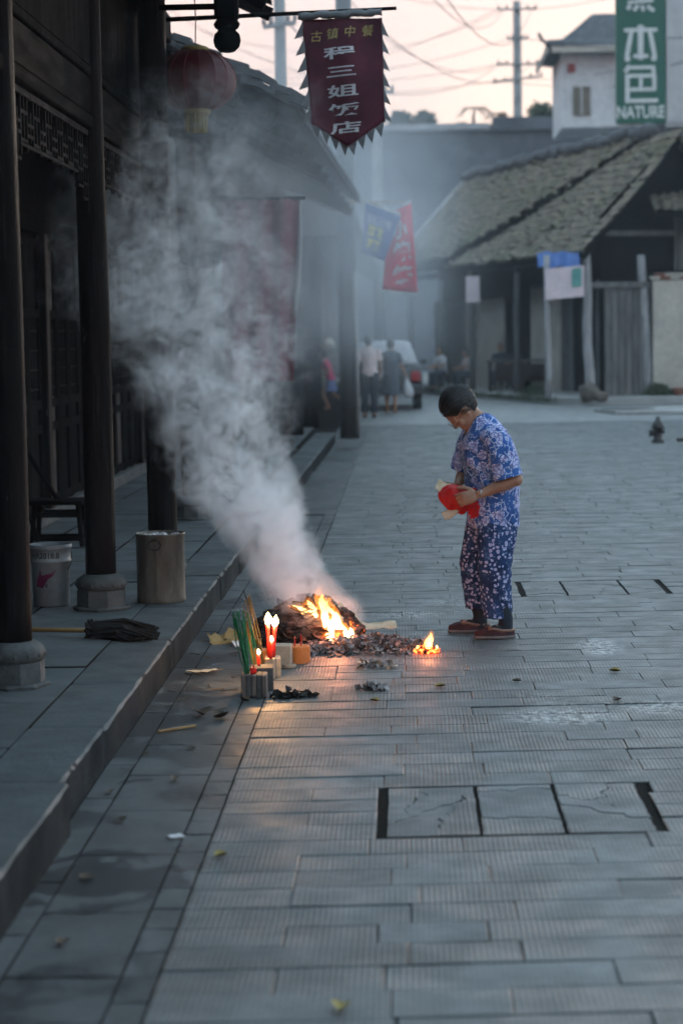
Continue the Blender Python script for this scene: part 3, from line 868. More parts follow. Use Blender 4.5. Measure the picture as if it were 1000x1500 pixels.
upole(-2.6, 45, .16, .11, 11, 'pale utility pole rising behind the curved roof edge', ((8.35, .36, -.12), (10.2, .6, 0)))
upole(-.72, 60, .17, .13, 9.2, 'pale post rising just beside the maroon pennant tip', ((8.6, .5, 0),))
upole(5.58, 100, .28, .18, 17.4, 'tall grey utility pole with several crossarms against the sky', ((17.0, .95, 0), (14.4, 1.0, 0), (13.7, 1.2, -.12), (15.6, .5, 0)))
WIRES = [((-.83, 30.4, 8.5), (5.0, 99.8, 17.1), 1.6), ((-.4, 30.4, 8.5), (6.3, 99.8, 17.1), 2.2), ((-2.6, 45, 10.2), (4.8, 99.8, 14.5), 1.4),
         ((-2.3, 45, 10.2), (6.4, 99.8, 14.5), 1.9), ((5.0, 99.8, 14.5), (-14, 88, 13.4), 1.0), ((5.0, 99.8, 13.7), (-14, 86, 12.6), .8),
         ((6.4, 99.8, 17.0), (16, 58, 15.0), 1.0), ((4.7, 99.8, 17), (-10, 70, 17.6), 1.2), ((-.83, 30.5, 7.4), (3.2, 90, 18.5), .9),
         ((4.4, 99.8, 13.7), (12, 60, 9.2), .5), ((6.2, 99.8, 13.7), (9.0, 56.2, 9.6), .4), ((7.1, 55.0, 8.6), (9.6, 40, 8.4), .15), ((7.0, 55.0, 9.3), (9.6, 40, 8.0), .2),
         ((5.0, 99.8, 17.0), (-9, 95, 15.6), 1.5), ((4.6, 99.8, 17.0), (-9, 96, 13.2), .8), ((5.0, 99.8, 15.6), (-8, 80, 12.2), .9), ((6.0, 99.8, 15.6), (14, 90, 16.4), 1.0), ((6.4, 99.8, 14.4), (14, 92, 14.0), .6), ((-.72, 59.9, 8.6), (4.7, 99.8, 14.4), .5), ((-2.4, 45, 8.4), (-.9, 59.9, 8.6), .2), ((-.5, 59.9, 8.7), (-12, 90, 17.5), .9)]
wire_words = ['from the near pole to the tall pole', 'lower one from the near pole to the tall pole', 'from the pale pole to the tall pole', 'sagging most from the pale pole', 'reaching sideways from the tall pole',
              'lowest one reaching sideways from the tall pole', 'from the tall pole top over the white house', 'from the tall pole top to the far side', 'highest one rising out of the picture',
              'dropping from the tall pole towards the green sign', 'from the tall pole to the white building', 'upper one crossing the white wall by the green sign', 'lower one crossing the white wall by the green sign',
              'second one sagging sideways from the tall pole top', 'steep one dropping sideways from the tall pole top', 'sideways from the middle of the tall pole', 'from the middle of the tall pole towards the white house', 'short run from the tall pole behind the white house', 'from the pale post to the tall pole', 'between the two pale poles', 'rising sideways from the pale post']
for (a, b, sag), wds in zip(WIRES, wire_words):
    a, b = Vector(a), Vector(b)
    pts = [a.lerp(b, t / 16) - Vector((0, 0, sag * 4 * (t / 16) * (1 - t / 16))) for t in range(17)]
    tag(MB().tube(pts, .014 if a.y > 50 or b.y > 70 else .018, 5).build('power_line', 'wire'), 'thin power line ' + wds, 'power line', 'power lines')

# ------------------------------------------------------------------ old houses on the right
def moss_tiles(name):
    m, t = newmat(name); g = N(t); v = g.n('NewGeometry').outputs['Position']
    a = g.noise(v, .9, 8, .65); b = g.noise(v, 5, 6, .65); c = g.noise(v, 22, 3, .6)
    col = g.mix(g.ramp(b.outputs[0], .35, .65), (.20, .165, .122), (.080, .072, .060))
    col = g.mix(g.ramp(a.outputs[0], .46, .70, 0, .8), col, (.078, .086, .044))
    col = g.mix(g.ramp(g.noise(v, 2.2, 5, .7).outputs[0], .52, .66, 0, .7), col, (.045, .042, .038))
    col = g.mix(g.ramp(c.outputs[0], .55, .72, 0, .55), col, (.30, .27, .22))
    g.out(g.principled(col, .9, g.bump(b.outputs[0], .03), 0, .3)); M[name] = m
moss_tiles('mossy_tile')
def slope_panel(root, poly, zoff, e_step=.26, t_rows=16, over=.35, ze=3.6, zr=6.35, half=2.15, name='roof'):
    """poly in (e1, t) with t 0 at the eave, 1 at the ridge"""
    def P(e1, t, up): return HP(e1, -over + (half + over) * t, ze + (zr - ze) * t + zoff + up - .16 * sin(pi * t) * (.6 + .5 * noise.noise(Vector((e1 * .5, t * 2, zoff)))) + .07 * noise.noise(Vector((e1 * 1.1, t * 3, 4))))
    roof = MB().extrude_poly([P(e, t, -.12) for e, t in poly], (0, 0, -.12)).build(name, 'dark_wood', root)
    tl = MB(); emax = max(p[0] for p in poly); emin = min(p[0] for p in poly)
    def inside(e, t):
        c = False; n = len(poly)
        for i in range(n):
            (x1, y1), (x2, y2) = poly[i], poly[(i + 1) % n]
            if (y1 > t) != (y2 > t) and e < (x2 - x1) * (t - y1) / (y2 - y1) + x1: c = not c
        return c
    e = emin; r = random.Random(5)
    while e < emax:
        for j in range(t_rows):
            t0, t1 = j / t_rows, (j + 1.25) / t_rows
            if not inside(e + e_step / 2, (t0 + t1) / 2): continue
            dz = r.uniform(0, .07) + (.10 if r.random() < .04 else 0); w = e_step * r.uniform(.85, 1.08); de = r.uniform(-.02, .02)
            tl.extrude_poly([P(e + de, t0, .06 + dz), P(e + de + w / 2, t0, .13 + dz), P(e + de + w, t0, .06 + dz),
                             P(e + w, t1, .03), P(e + w / 2, t1, .10), P(e, t1, .03)], (0, 0, -.02))
        e += e_step
    o = tl.build('roof_tiles', 'mossy_tile', roof); o['kind'] = 'stuff'
    return roof
old1 = thing('old_timber_house', HP(0, 0, .15), 'old timber house with sagging mossy roof, white board and pale posts', 'building')
slope_panel(old1, [(-.45, 0), (10.5, 0), (10.5, .3), (2.0, 1.0), (-.45, 1.0)], -.22)
old2 = thing('long_timber_house', HP(10, 0, .15), 'long timber house with the higher mossy roof, adjoining on the far side', 'building')
rf = slope_panel(old2, [(9.9, 0), (15.6, 0), (15.6, 1.0), (1.5, 1.0)], .06, zr=6.22)
rd = MB(); r = random.Random(8)
for k in range(40):
    rd.ellipsoid(HP(1.4 + .36 * k, 2.15, 6.40 + r.uniform(-.05, .07)), (.24, .18, .14 + r.uniform(0, .07)), None, 8, 6)
rd.build('ridge_cap', 'slate', rf)
MB().extrude_poly([HP(15.6, -.4, 3.62), HP(15.6, 2.2, 6.33), HP(15.75, 2.2, 6.33), HP(15.75, -.4, 3.62)], (0, 0, .12)).build('verge_board', 'ledge', rf)
# the side of the higher roof where it steps down to the lower one
def P2(e1, t, up): return HP(e1, -.35 + 2.5 * t, 3.6 + 2.62 * t + up)
MB().extrude_poly([P2(9.9, 0, .12), P2(1.5, 1, .12), P2(1.5, 1, -.3), P2(9.9, 0, -.3)], (.05, .02, 0)).build('roof_step', 'dark_wood', rf)
# back slopes
MB().extrude_poly([HP(-.45, 2.15, 6.1), HP(15.6, 2.15, 6.3), HP(15.6, 5.0, 3.6), HP(-.45, 5.0, 3.6)], (0, 0, -.1)).build('back_roof', 'mossy_tile', old1)
# walls: timber planks set back under the eave
def planks(root, e_a, e_b, e2, z0, z1, m='grey_wood', gap=.25, dark=()):
    e = e_a; r = random.Random(int(e_a * 10) + 3)
    while e < e_b:
        w = gap * r.uniform(.85, 1.15)
        if not any(a <= e <= b for a, b in dark):
            MB().box(HP(e + w / 2, e2 + r.uniform(-.01, .01), (z0 + z1) / 2), (.04, w - .015, z1 - z0), math.atan2(E1.y, E1.x) - pi / 2).build('plank', m, root)
        e += w
MB().extrude_poly([HP(.1, 1.2, .15), HP(15.6, 1.2, .15), HP(15.6, 1.2, 4.6), HP(.1, 1.2, 4.6)], tuple(E2 * .1)).build('wall', 'dark_wood', old1)
planks(old1, .4, 7, 1.12, .15, 2.9, dark=((2.2, 3.6),))
MB().extrude_poly([HP(4.6, 1.05, .15), HP(6.8, 1.05, .15), HP(6.8, 1.05, 2.8), HP(4.6, 1.05, 2.8)], tuple(E2 * .05)).build('wall_panel', 'plaster', old1)
MB().extrude_poly([HP(9.0, 1.05, .15), HP(12.4, 1.05, .15), HP(12.4, 1.05, 2.6), HP(9.0, 1.05, 2.6)], tuple(E2 * .05)).build('wall_panel', 'plaster', old2)
planks(old2, 12.6, 15.6, 1.12, .15, 2.6)
# gable side facing down the street
def gable_poly(z0, z1f): return None
MB().extrude_poly([HP(0, .35, .15), HP(0, 4.2, .15), HP(0, 4.2, 4.2), HP(0, 2.15, 6.1), HP(0, .35, 4.3)], tuple(E1 * .08)).build('gable_wall', 'dark_wood', old1)
for k in range(9):
    e2 = .5 + k * .17
    MB().box(HP(-.05, e2, 1.4), (.15, .035, 2.5), math.atan2(E2.y, E2.x)).build('plank', 'grey_wood', old1)
MB().box(HP(-.08, 1.0, 2.72), (1.9, .1, .14), math.atan2(E2.y, E2.x)).build('tie_beam', 'grey_wood', old1)
MB().box(HP(-.08, 1.1, 3.9), (2.2, .1, .12), math.atan2(E2.y, E2.x)).build('tie_beam', 'grey_wood', old1)
MB().box(HP(.3, -.28, 3.42), (.10, .5, .14), math.atan2(E2.y, E2.x)).build('eave_end', 'grey_wood', old1)
MB().extrude_poly([HP(0, -.3, 3.2), HP(15.4, -.3, 3.2), HP(15.4, -.3, 3.36), HP(0, -.3, 3.36)], tuple(E2 * .12)).build('eave_beam', 'dark_wood', old1)
def crooked(root, p0, p1, r0, m='pale_post', name='post', seed=0):
    r = random.Random(seed); p0, p1 = Vector(p0), Vector(p1)
    MB().tube([p0.lerp(p1, t / 6) + Vector((r.uniform(-.02, .02), 0, 0)) for t in range(7)], [r0 * (1 - .03 * t) for t in range(7)], 9).build(name, m, root, True)
crooked(old1, (3.27, 47.0, .15), (3.24, 47.0, 3.4), .085, seed=1)
crooked(old1, (4.24, 47.4, .15), (4.17, 47.4, 3.5), .12, seed=2)
crooked(old1, (5.68, 48.0, .15), (5.50, 48.0, 3.4), .13, seed=3)
for e in (4, 7.6, 10.5, 13.5): crooked(old1 if e < 9 else old2, HP(e, -.3, .15), HP(e, -.3, 3.3), .09, 'grey_wood', seed=int(e))
bd = thing('shop_board', (3.65, 46.75, 2.38), 'pinkish white shop board with a teal strip below the mossy eave', 'sign')
MB().extrude_poly([(3.20, 46.75, 2.38), (4.08, 46.85, 2.45), (4.08, 46.85, 3.15), (3.20, 46.75, 3.08)], (-.01, .05, 0)).build('panel', 'board_white', bd)
MB().extrude_poly([(3.80, 46.79, 2.66), (4.02, 46.82, 2.68), (4.02, 46.82, 3.10), (3.80, 46.79, 3.07)], (0, .006, 0)).build('teal_strip', 'board_teal', bd)
bs = MB(); 
vs = []; 
for j in range(5):
    for i in range(9):
        vs.append((3.05 + .95 * i / 8, 46.9 + .10 * sin(i * 1.3) + .12 * j, 3.12 + .09 * j + .03 * sin(i * 2 + j)))
bs.add(vs, [(j * 9 + i, j * 9 + i + 1, (j + 1) * 9 + i + 1, (j + 1) * 9 + i) for j in range(4) for i in range(8)])
tag(bs.build('tarpaulin', 'blue_sheet', smooth=True), 'blue tarpaulin tucked under the eave above the white board', 'tarpaulin')
pc = thing('hanging_notice', (1.78, 53.4, 2.45), 'small pale notice hanging from the eave beside the smoke', 'notice')
MB().box((1.78, 53.4, 2.78), (.36, .02, .68)).build('sheet', 'board_white', pc)
MB().tube([(1.66, 53.4, 3.12), (1.66, 53.4, 3.4)], .008, 5).build('cord', 'wire', pc)
MB().tube([(1.90, 53.4, 3.12), (1.90, 53.4, 3.4)], .008, 5).build('cord', 'wire', pc)

# plastered house at the right edge
pl = thing('plastered_house', (8, 48, .15), 'plastered house with brick coping and dark timber upper wall at the edge', 'building')
MB().box((8.3, 48.05, 1.45), (5.1, .5, 2.72)).build('wall', 'plaster', pl)
r = random.Random(2)
for row in range(2):
    for k in range(22):
        MB().box((5.80 + .235 * k + .11 * row, 48.03 + r.uniform(-.01, .01), 2.86 + .075 * row), (.225, .54, .065), bev=.006).build('brick', 'brick_red' if r.random() < .45 else 'plaster', pl)
MB().box((8.3, 48.35, 3.7), (4.9, .2, 1.6)).build('upper_wall', 'dark_wood', pl)
for k in range(18): MB().box((5.97 + .27 * k, 48.22, 3.75), (.24, .04, 1.4)).build('plank', 'grey_wood', pl)
aw = MB().extrude_poly([(5.75, 47.0, 4.30), (11, 47.0, 4.30), (11, 48.6, 4.9), (5.75, 48.6, 4.9)], (0, 0, -.1)).build('awning_roof', 'dark_wood', pl)
tl = MB()
for k in range(24):
    for j in range(7):
        a = 5.7 + k * .225; t0, t1 = j / 7, (j + 1.2) / 7; dz = random.uniform(0, .04)
        P = lambda t, up: (46.95 + 1.65 * t, 4.30 + .6 * t + up)
        tl.extrude_poly([(a, *P(t0, .05 + dz)), (a + .11, *P(t0, .12 + dz)), (a + .22, *P(t0, .05 + dz)), (a + .22, *P(t1, .02)), (a + .11, *P(t1, .09)), (a, *P(t1, .02))], (0, 0, -.02))
o = tl.build('roof_tiles', 'mossy_tile', aw); o['kind'] = 'stuff'

# white building behind with the green sign
wb = thing('white_building', (10, 60, 0), 'plain white building with grey lower storey behind the mossy roofs', 'building')
MB().box((11.8, 60, 9.6), (9.0, 5, 4.8)).build('wall', 'white_wall', wb)
MB().box((11.78, 60, 3.6), (8.9, 4.9, 7.18)).build('lower_wall', 'grey_render', wb)
MB().box((11.8, 57.46, 7.3), (9.1, .12, .16)).build('ledge', 'ledge', wb)
MB().box((7.0, 58.0, 8.8), (.5, 1.0, 6.4)).build('pier', 'grey_render', wb)
sg = thing('vertical_sign', (6.42, 56, 7.2), 'tall green vertical sign with white characters and the word NATURE', 'sign')
MB().box((6.42, 56.06, 9.35), (1.33, .12, 4.3), bev=.01).build('panel', 'sign_green', sg)
MB().box((6.42, 56.0, 11.52), (1.39, .16, .06)).build('frame', 'sign_green', sg)
for zz in (8.0, 10.0): MB().box((7.0, 56.6, zz), (.08, 1.1, .08)).build('bracket', 'metal_dark', sg)
lettering('lettering', 'NATURE', sg, 'sign_white', lambda p: Vector((6.42 + p.x, 55.985, 7.50 + p.y)), .42, .80, 1.05, .012)
st = MB()
def stroke(mb, a, b, w, y=55.985, d=-.012, org=(6.42, 0)):
    a = Vector((a[0], 0, a[1])); b = Vector((b[0], 0, b[1])); t = (b - a).normalized(); n = Vector((-t.z, 0, t.x)) * w / 2
    mb.extrude_poly([Vector((org[0], y, org[1])) + q for q in (a - n, b - n, b + n, a + n)], (0, d, 0))
CH = 9.25
ch = MB()                                                     # the upper character of the pair
for i, (a, b, w) in enumerate([((-.44, .42), (.44, .42), .10), ((0, .55), (0, -.36), .15), ((-.25, .37), (-.38, -.32), .12), ((.25, .37), (.38, -.32), .12), ((-.20, -.27), (.20, -.27), .10), ((-.42, -.34), (-.28, -.34), .12), ((.28, -.34), (.42, -.34), .12)]):
    stroke(ch, a, b, w, 55.985 - .001 * i, org=(6.42, CH))
ch.build('character', 'sign_white', sg)
ch = MB()
for i, (a, b, w) in enumerate([((-.30, .52), (-.42, .34), .12), ((-.30, .46), (.38, .46), .09), ((.34, .46), (.34, .26), .10), ((-.36, .24), (.40, .24), .10), ((-.36, .28), (-.36, -.46), .12), ((.36, .24), (.36, -.14), .11), ((0, .24), (0, -.14), .10), ((-.36, -.12), (.40, -.12), .10), ((-.40, -.42), (.46, -.42), .11)]):
    stroke(ch, a, b, w, 55.985 - .001 * i, org=(6.42, 8.22))
ch.build('character', 'sign_white', sg)
ch = MB()
for i, (a, b, w) in enumerate([((-.36, -.40), (-.26, -.30), .10), ((-.18, -.44), (-.06, -.30), .10), ((.04, -.30), (.08, -.46), .09), ((.18, -.32), (.36, -.46), .10), ((-.34, -.22), (.34, -.18), .08), ((-.40, 0), (.40, 0), .09), ((0, -.2), (0, .4), .1), ((-.3, .3), (.3, .3), .08)]):
    stroke(ch, a, b, w, 55.985 - .001 * i, org=(6.42, 10.62))
ch.build('character', 'sign_white', sg)

# long weathered building closing the view, white house on top of it
gb = thing('grey_building', (4, 92, 0), 'long weathered grey building closing the far end of the street', 'building')
MB().box((2.5, 95, 5.2), (22, 10, 10.4)).build('wall', 'grey_render', gb)
MB().box((-2.4, 89.9, 10.52), (12.4, .5, .26)).build('ledge', 'ledge', gb)
MB().box((8.7, 89.93, 10.62), (9.6, .4, .55)).build('parapet', 'grey_render', gb)
for k in range(6): MB().box((-1.6 + 2.6 * k, 89.97, 8.6 - .3 * (k % 2)), (1.5, .12, 1.2)).build('panel', 'grey_render', gb)
th = thing('white_house', (8, 82, 9.6), 'white house with flared grey tile roof above the weathered building', 'building')
MB().box((7.75, 83, 10.95), (3.1, 5, 2.9)).build('wall', 'white_wall', th)
MB().box((8.9, 80.42, 11.0), (1.0, .1, 2.8)).build('grey_bay', 'grey_render', th)
MB().extrude_poly([(6.62, 80.48, 9.95), (7.28, 80.48, 9.95), (7.28, 80.48, 11.05), (6.62, 80.48, 11.05)], (0, -.05, 0)).build('window', 'window_brown', th)
MB().box((6.95, 80.42, 10.5), (.05, .06, 1.1)).build('window_bar', 'white_wall', th)
MB().box((6.56, 80.40, 11.75), (.30, .12, .34), bev=.03).build('wall_box', 'ac_red', th)
rf = MB(); rings = []
for t, (hx, hy, z) in enumerate([(2.35, 3.3, 12.35), (2.30, 3.25, 12.5), (1.7, 2.7, 12.85), (1.15, 2.2, 13.3), (.55, 1.6, 13.85), (.4, 1.5, 13.95)]):
    lift = .25 if t < 2 else 0
    pts = []
    for (sx, sy) in ((-1, -1), (0, -1), (1, -1), (1, 0), (1, 1), (0, 1), (-1, 1), (-1, 0)):
        pts.append(Vector((7.9 + sx * hx, 83 + sy * hy, z + (lift if sx and sy else 0))))
    rings.append(pts)
rf.loft(rings); ro = rf.build('roof', 'slate', th)
MB().box((7.9, 79.75, 12.38), (4.3, .08, .22)).build('eave_board', 'plaster', ro)
MB().box((5.6, 83, 12.38), (.08, 6.4, .22)).build('eave_board', 'plaster', ro)
MB().tube([(5.55, 79.7, 12.62), (5.35, 79.5, 12.75), (5.25, 79.4, 12.95)], .07, 6).build('corner_finial', 'slate', ro)

# small trees and roof plants over the parapet
def leafy(x, y, z, h, rad, n, label, seed, palm=False):
    r = random.Random(seed)
    root = thing('roof_tree', (x, y, z), label, 'tree', 'trees above the far parapet')
    MB().tube([(x, y, z), (x + r.uniform(-.1, .1), y, z + h * .5), (x + r.uniform(-.2, .2), y, z + h * .85)], [.09, .07, .03], 7).build('trunk', 'bark', root)
    cr = MB()
    if palm:
        for k in range(11):
            a = 2 * pi * k / 11 + r.uniform(-.2, .2); L = rad * r.uniform(.8, 1.2)
            for s_ in range(7):
                t = s_ / 6; px = x + cos(a) * L * t; py = y + sin(a) * L * t; pz = z + h * .85 + L * (.55 * t - .95 * t * t)
                for sg_ in (-1, 1):
                    d = Vector((-sin(a), cos(a), -.5 if t > .4 else 0)) * sg_ * .26 * (1 - .5 * t) + Vector((cos(a), sin(a), 0)) * .12
                    w = Vector((cos(a), sin(a), 0)) * .05
                    cr.add([Vector((px, py, pz)) - w, Vector((px, py, pz)) + w, Vector((px, py, pz)) + d], [(0, 1, 2)])
    else:
        for k in range(n):
            th_, ph = r.uniform(0, 2 * pi), r.uniform(-.7, 1.3)
            q = rad * r.random() ** .4 * (.75 + .35 * noise.noise(Vector((cos(th_) * 2 + seed, sin(th_) * 2, ph * 2))))
            c = Vector((x + cos(th_) * cos(ph) * q, y + sin(th_) * cos(ph) * q, z + h * .75 + sin(ph) * q * .8))
            a = Vector((r.gauss(0, 1), r.gauss(0, 1), r.gauss(0, 1))).normalized() * r.uniform(.07, .15); b = a.orthogonal().normalized() * a.length * .5
            cr.add([c - a, c + b, c + a, c - b], [(0, 1, 2, 3)])
    cr.build('crown', 'leaf_green', root)
leafy(-.1, 91.5, 10.4, .7, .8, 500, 'low bush above the pale ledge next to the maroon pennant', 1)
leafy(1.0, 91.6, 10.4, .8, .7, 500, 'second low bush above the pale ledge', 2)
leafy(3.2, 91.4, 10.5, 1.1, .75, 0, 'small palm at the end of the pale ledge', 3, True)
leafy(4.2, 91.5, 10.6, .7, .5, 0, 'smaller palm between the ledge end and the tall pole', 6, True)
leafy(6.1, 90.8, 10.7, .6, .75, 600, 'round bush just at the foot of the tall pole', 4)
leafy(7.3, 90.9, 10.7, .9, .55, 400, 'narrow bush beside the white house wall', 5)

hd = thing('parapet_hedge', (3, 91.2, 10.4), 'low ragged fringe of greenery along the top of the grey building', 'hedge')
q = random.Random(31); mb = MB(); st_ = MB()
for k in range(2600):
    x = q.uniform(-1.2, 8.6); top = .10 + .55 * max(0, noise.noise(Vector((x * 1.3, 0, 2))) + .25 + .3 * noise.noise(Vector((x * 4, 0, 5))))
    c_ = Vector((x, 91.2 + q.gauss(0, .25), 10.42 + q.random() * top + (.3 if x > 4 else 0))); d = Vector((q.gauss(0, 1), q.gauss(0, 1), q.gauss(0, 1))).normalized() * q.uniform(.05, .11); e = d.orthogonal().normalized() * d.length * .5
    mb.add([c_ - d, c_ + e, c_ + d, c_ - e], [(0, 1, 2, 3)])
mb.build('foliage', 'leaf_green', hd)
for k in range(14):
    x = -1.0 + .7 * k; st_.tube([(x, 91.2, 10.38), (x + q.uniform(-.1, .1), 91.2, 10.75)], .02, 4)
st_.build('stems', 'bark', hd)['kind'] = 'stuff'

# ------------------------------------------------------------------ maroon pennant on its rod
YB = 14.3
rod = tag(MB().tube([(-1.72, YB + .02, 3.872), (-1.0, YB, 3.888), (-.025, YB, 3.916)], [.017, .015, .012], 8).build('banner_rod', 'dark_wood', smooth=True), 'thin dark rod reaching out over the street carrying the maroon pennant', 'rod')
pen = thing('pennant', (-.4, YB, 2.98), 'maroon pointed pennant with white characters and torn pale fringe', 'banner')
def wave(x, z): return .018 * sin(x * 17 + z * 3) + .012 * sin(z * 9 + x * 5) + .02 * (3.9 - z) * sin(x * 9 + 1)
def pen_edges(z):
    t = (3.85 - z) / .7
    return -.675 + .052 * t, -.125 + .012 * t
def pen_low(x):
    """lower pointed edge"""
    return 3.15 - .165 * max(0, 1 - abs((x + .372) / .255)) if True else 0
mb = MB(); nx, nz = 22, 26; vs = []
for j in range(nz + 1):
    for i in range(nx + 1):
        u = i / nx
        xt = -.675 + .55 * u; 
        t = j / nz; xa, xb = pen_edges(3.85 - .7 * t); x = xa + (xb - xa) * u
        z = 3.855 + (pen_low(x) - 3.855) * t
        vs.append((x, YB + wave(x, z), z))
mb.add(vs, [(j * (nx + 1) + i, j * (nx + 1) + i + 1, (j + 1) * (nx + 1) + i + 1, (j + 1) * (nx + 1) + i) for j in range(nz) for i in range(nx)])
cl = mb.build('cloth', 'cloth_maroon', pen, True)
md = cl.modifiers.new('thickness', 'SOLIDIFY'); md.thickness = .003
# grey sleeve rolled round the rod
sl = MB(); r = random.Random(4)
sl.tube([(-.70 + .575 * k / 24, YB, 3.878 + .012 * k / 24 + r.uniform(-.007, .007)) for k in range(25)], [.032 + r.uniform(-.006, .008) for k in range(25)], 10, flat=.8)
sl.build('rod_sleeve', 'cloth_grey', pen, True)
def tooth(a, b, c):
    m_ = MB().extrude_poly([a, b, c], (0, .003, 0)); m_.build('fringe_tooth', 'cloth_grey', pen)
for k in range(6):
    z1 = 3.84 - .115 * k; z0 = z1 - .115; xa, _ = pen_edges(z1); xa0, _ = pen_edges(z0); _, xb = pen_edges(z1); _, xb0 = pen_edges(z0)
    y_ = YB + wave(xa, z1) - .004
    tooth((xa + .004, y_, z1), (xa0 + .004, y_, z0 + .015), (xa - .055, y_ - .01, z0 - .005))
    y_ = YB + wave(xb, z1) - .004
    tooth((xb - .004, y_, z1), (xb0 - .004, y_, z0 + .02), (xb + .045, y_ + .01, z0 - .002))
for k in range(8):
    xa = -.625 + .063 * k; xb = xa + .066; za, zb = pen_low(xa), pen_low(xb); y_ = YB + wave(xa, za) + .004
    tooth((xa, y_, za + .004), (xb, y_, zb + .004), ((xa + xb) / 2 + .01, y_ + .012, min(za, zb) - .062))
def pplace(cx, cz):
    return lambda p: Vector((cx + p.x, YB + wave(cx + p.x, cz + p.y) - .008, cz + p.y + .05 * p.x))
for c, x, z in zip('古镇中餐', (-.575, -.465, -.345, -.225), (3.738, 3.752, 3.765, 3.772)):
    lettering('lettering', c, pen, 'gold_print', pplace(x, z), .085, 1.0, .95, .0005, .12, .012)
for c, x, z in zip('程三姐饭店', (-.42, -.41, -.40, -.392, -.385), (3.622, 3.495, 3.365, 3.238, 3.115)):
    lettering('lettering', c, pen, 'white_print', pplace(x, z), .13, 1.75, .66, .0022, 0, .012)

# ------------------------------------------------------------------ red paper lantern
lan = thing('red_lantern', (-1.343, 13.6, 3.05), 'round red lantern with gold caps and tassel hanging under the eave', 'lantern')
LC = Vector((-1.343, 13.6, 3.368))
rings = []; n = 48
for j in range(15):
    th_ = pi * (.13 + .74 * j / 14); ring = []
    for k in range(n):
        a = 2 * pi * k / n; rr = .262 * sin(th_) * (1 - .035 * abs(cos(a * 8)) ** 3)
        ring.append(LC + Vector((rr * cos(a), rr * sin(a), -.205 * cos(th_))))
    rings.append(ring)
m, t = newmat('lantern_silk'); g = N(t)
g.out(g.principled(g.mix(g.ramp(g.noise(g.coord(), 6, 4).outputs[0], .3, .7), (.085, .006, .009), (.055, .005, .008)), .55, None, 0, .4, **{'Subsurface Weight': .0}))
M['lantern_silk'] = m
MB().loft(rings).build('shade', 'lantern_silk', lan, True)
rb = MB()
for k in range(16):
    a = 2 * pi * k / 16 + pi / 16
    rb.tube([LC + Vector((.266 * sin(pi * (.13 + .74 * j / 10)) * cos(a), .266 * sin(pi * (.13 + .74 * j / 10)) * sin(a), -.207 * cos(pi * (.13 + .74 * j / 10)))) for j in range(11)], .0035, 5)
rb.build('rib', 'lantern_rib', lan)
for z in (.195, -.20):
    MB().lathe([(.085, z - .02), (.092, z - .01), (.092, z + .012), (.07, z + .025)], LC, 20).build('cap', 'gold_print', lan, True)
ts = MB(); r = random.Random(1)
for k in range(46):
    a = r.uniform(0, 2 * pi); q = .075 * sqrt(r.random()); x, y_ = LC.x + q * cos(a), LC.y + q * sin(a)
    ts.tube([(x, y_, LC.z - .20), (x + r.uniform(-.006, .006), y_, LC.z - .27), (x + r.uniform(-.012, .012), y_, LC.z - .335)], .0055, 4)
ts.build('tassel', 'gold_print', lan)
MB().tube([LC + Vector((0, 0, .21)), LC + Vector((.006, 0, .4)), LC + Vector((-.002, 0, .62))], .004, 5).build('hanging_cord', 'wire', lan)

# ------------------------------------------------------------------ big maroon cloth hanging behind the smoke
dc = thing('hanging_cloth', (-1.15, 17, 1.3), 'large faded maroon cloth hanging from the eave behind the smoke', 'cloth')
vs = []
for j in range(25):
    for i in range(25):
        u, v_ = i / 24, j / 24; x = -1.50 + .65 * u + (-.07 * v_ if u > .6 else 0) * (u - .6) / .4; z = 2.81 - 1.5 * v_
        vs.append((x, 17 + .035 * sin(u * 21 + v_ * 2) + .02 * sin(v_ * 9 + u * 4), z))
c = MB().add(vs, [(j * 25 + i, j * 25 + i + 1, (j + 1) * 25 + i + 1, (j + 1) * 25 + i) for j in range(24) for i in range(24)]).build('cloth', 'cloth_faded', dc, True)
c.modifiers.new('thickness', 'SOLIDIFY').thickness = .004
vs = []
for j in range(13):
    v_ = j / 12; z = 2.80 - 1.1 * v_; w = .012 + .045 * abs(sin(v_ * 3.1)) * (1 - v_ * .5)
    vs += [(-.852 - .07 * v_, 17.0, z), (-.852 - .07 * v_ + w, 16.98 + .01 * sin(v_ * 9), z)]
c = MB().add(vs, [(2 * j, 2 * j + 1, 2 * j + 3, 2 * j + 2) for j in range(12)]).build('pale_lining', 'cloth_white', dc, True)
c.modifiers.new('thickness', 'SOLIDIFY').thickness = .003
MB().tube([(-1.6, 17, 2.82), (-.8, 17, 2.815)], .014, 7).build('hanging_rail', 'dark_wood', dc)

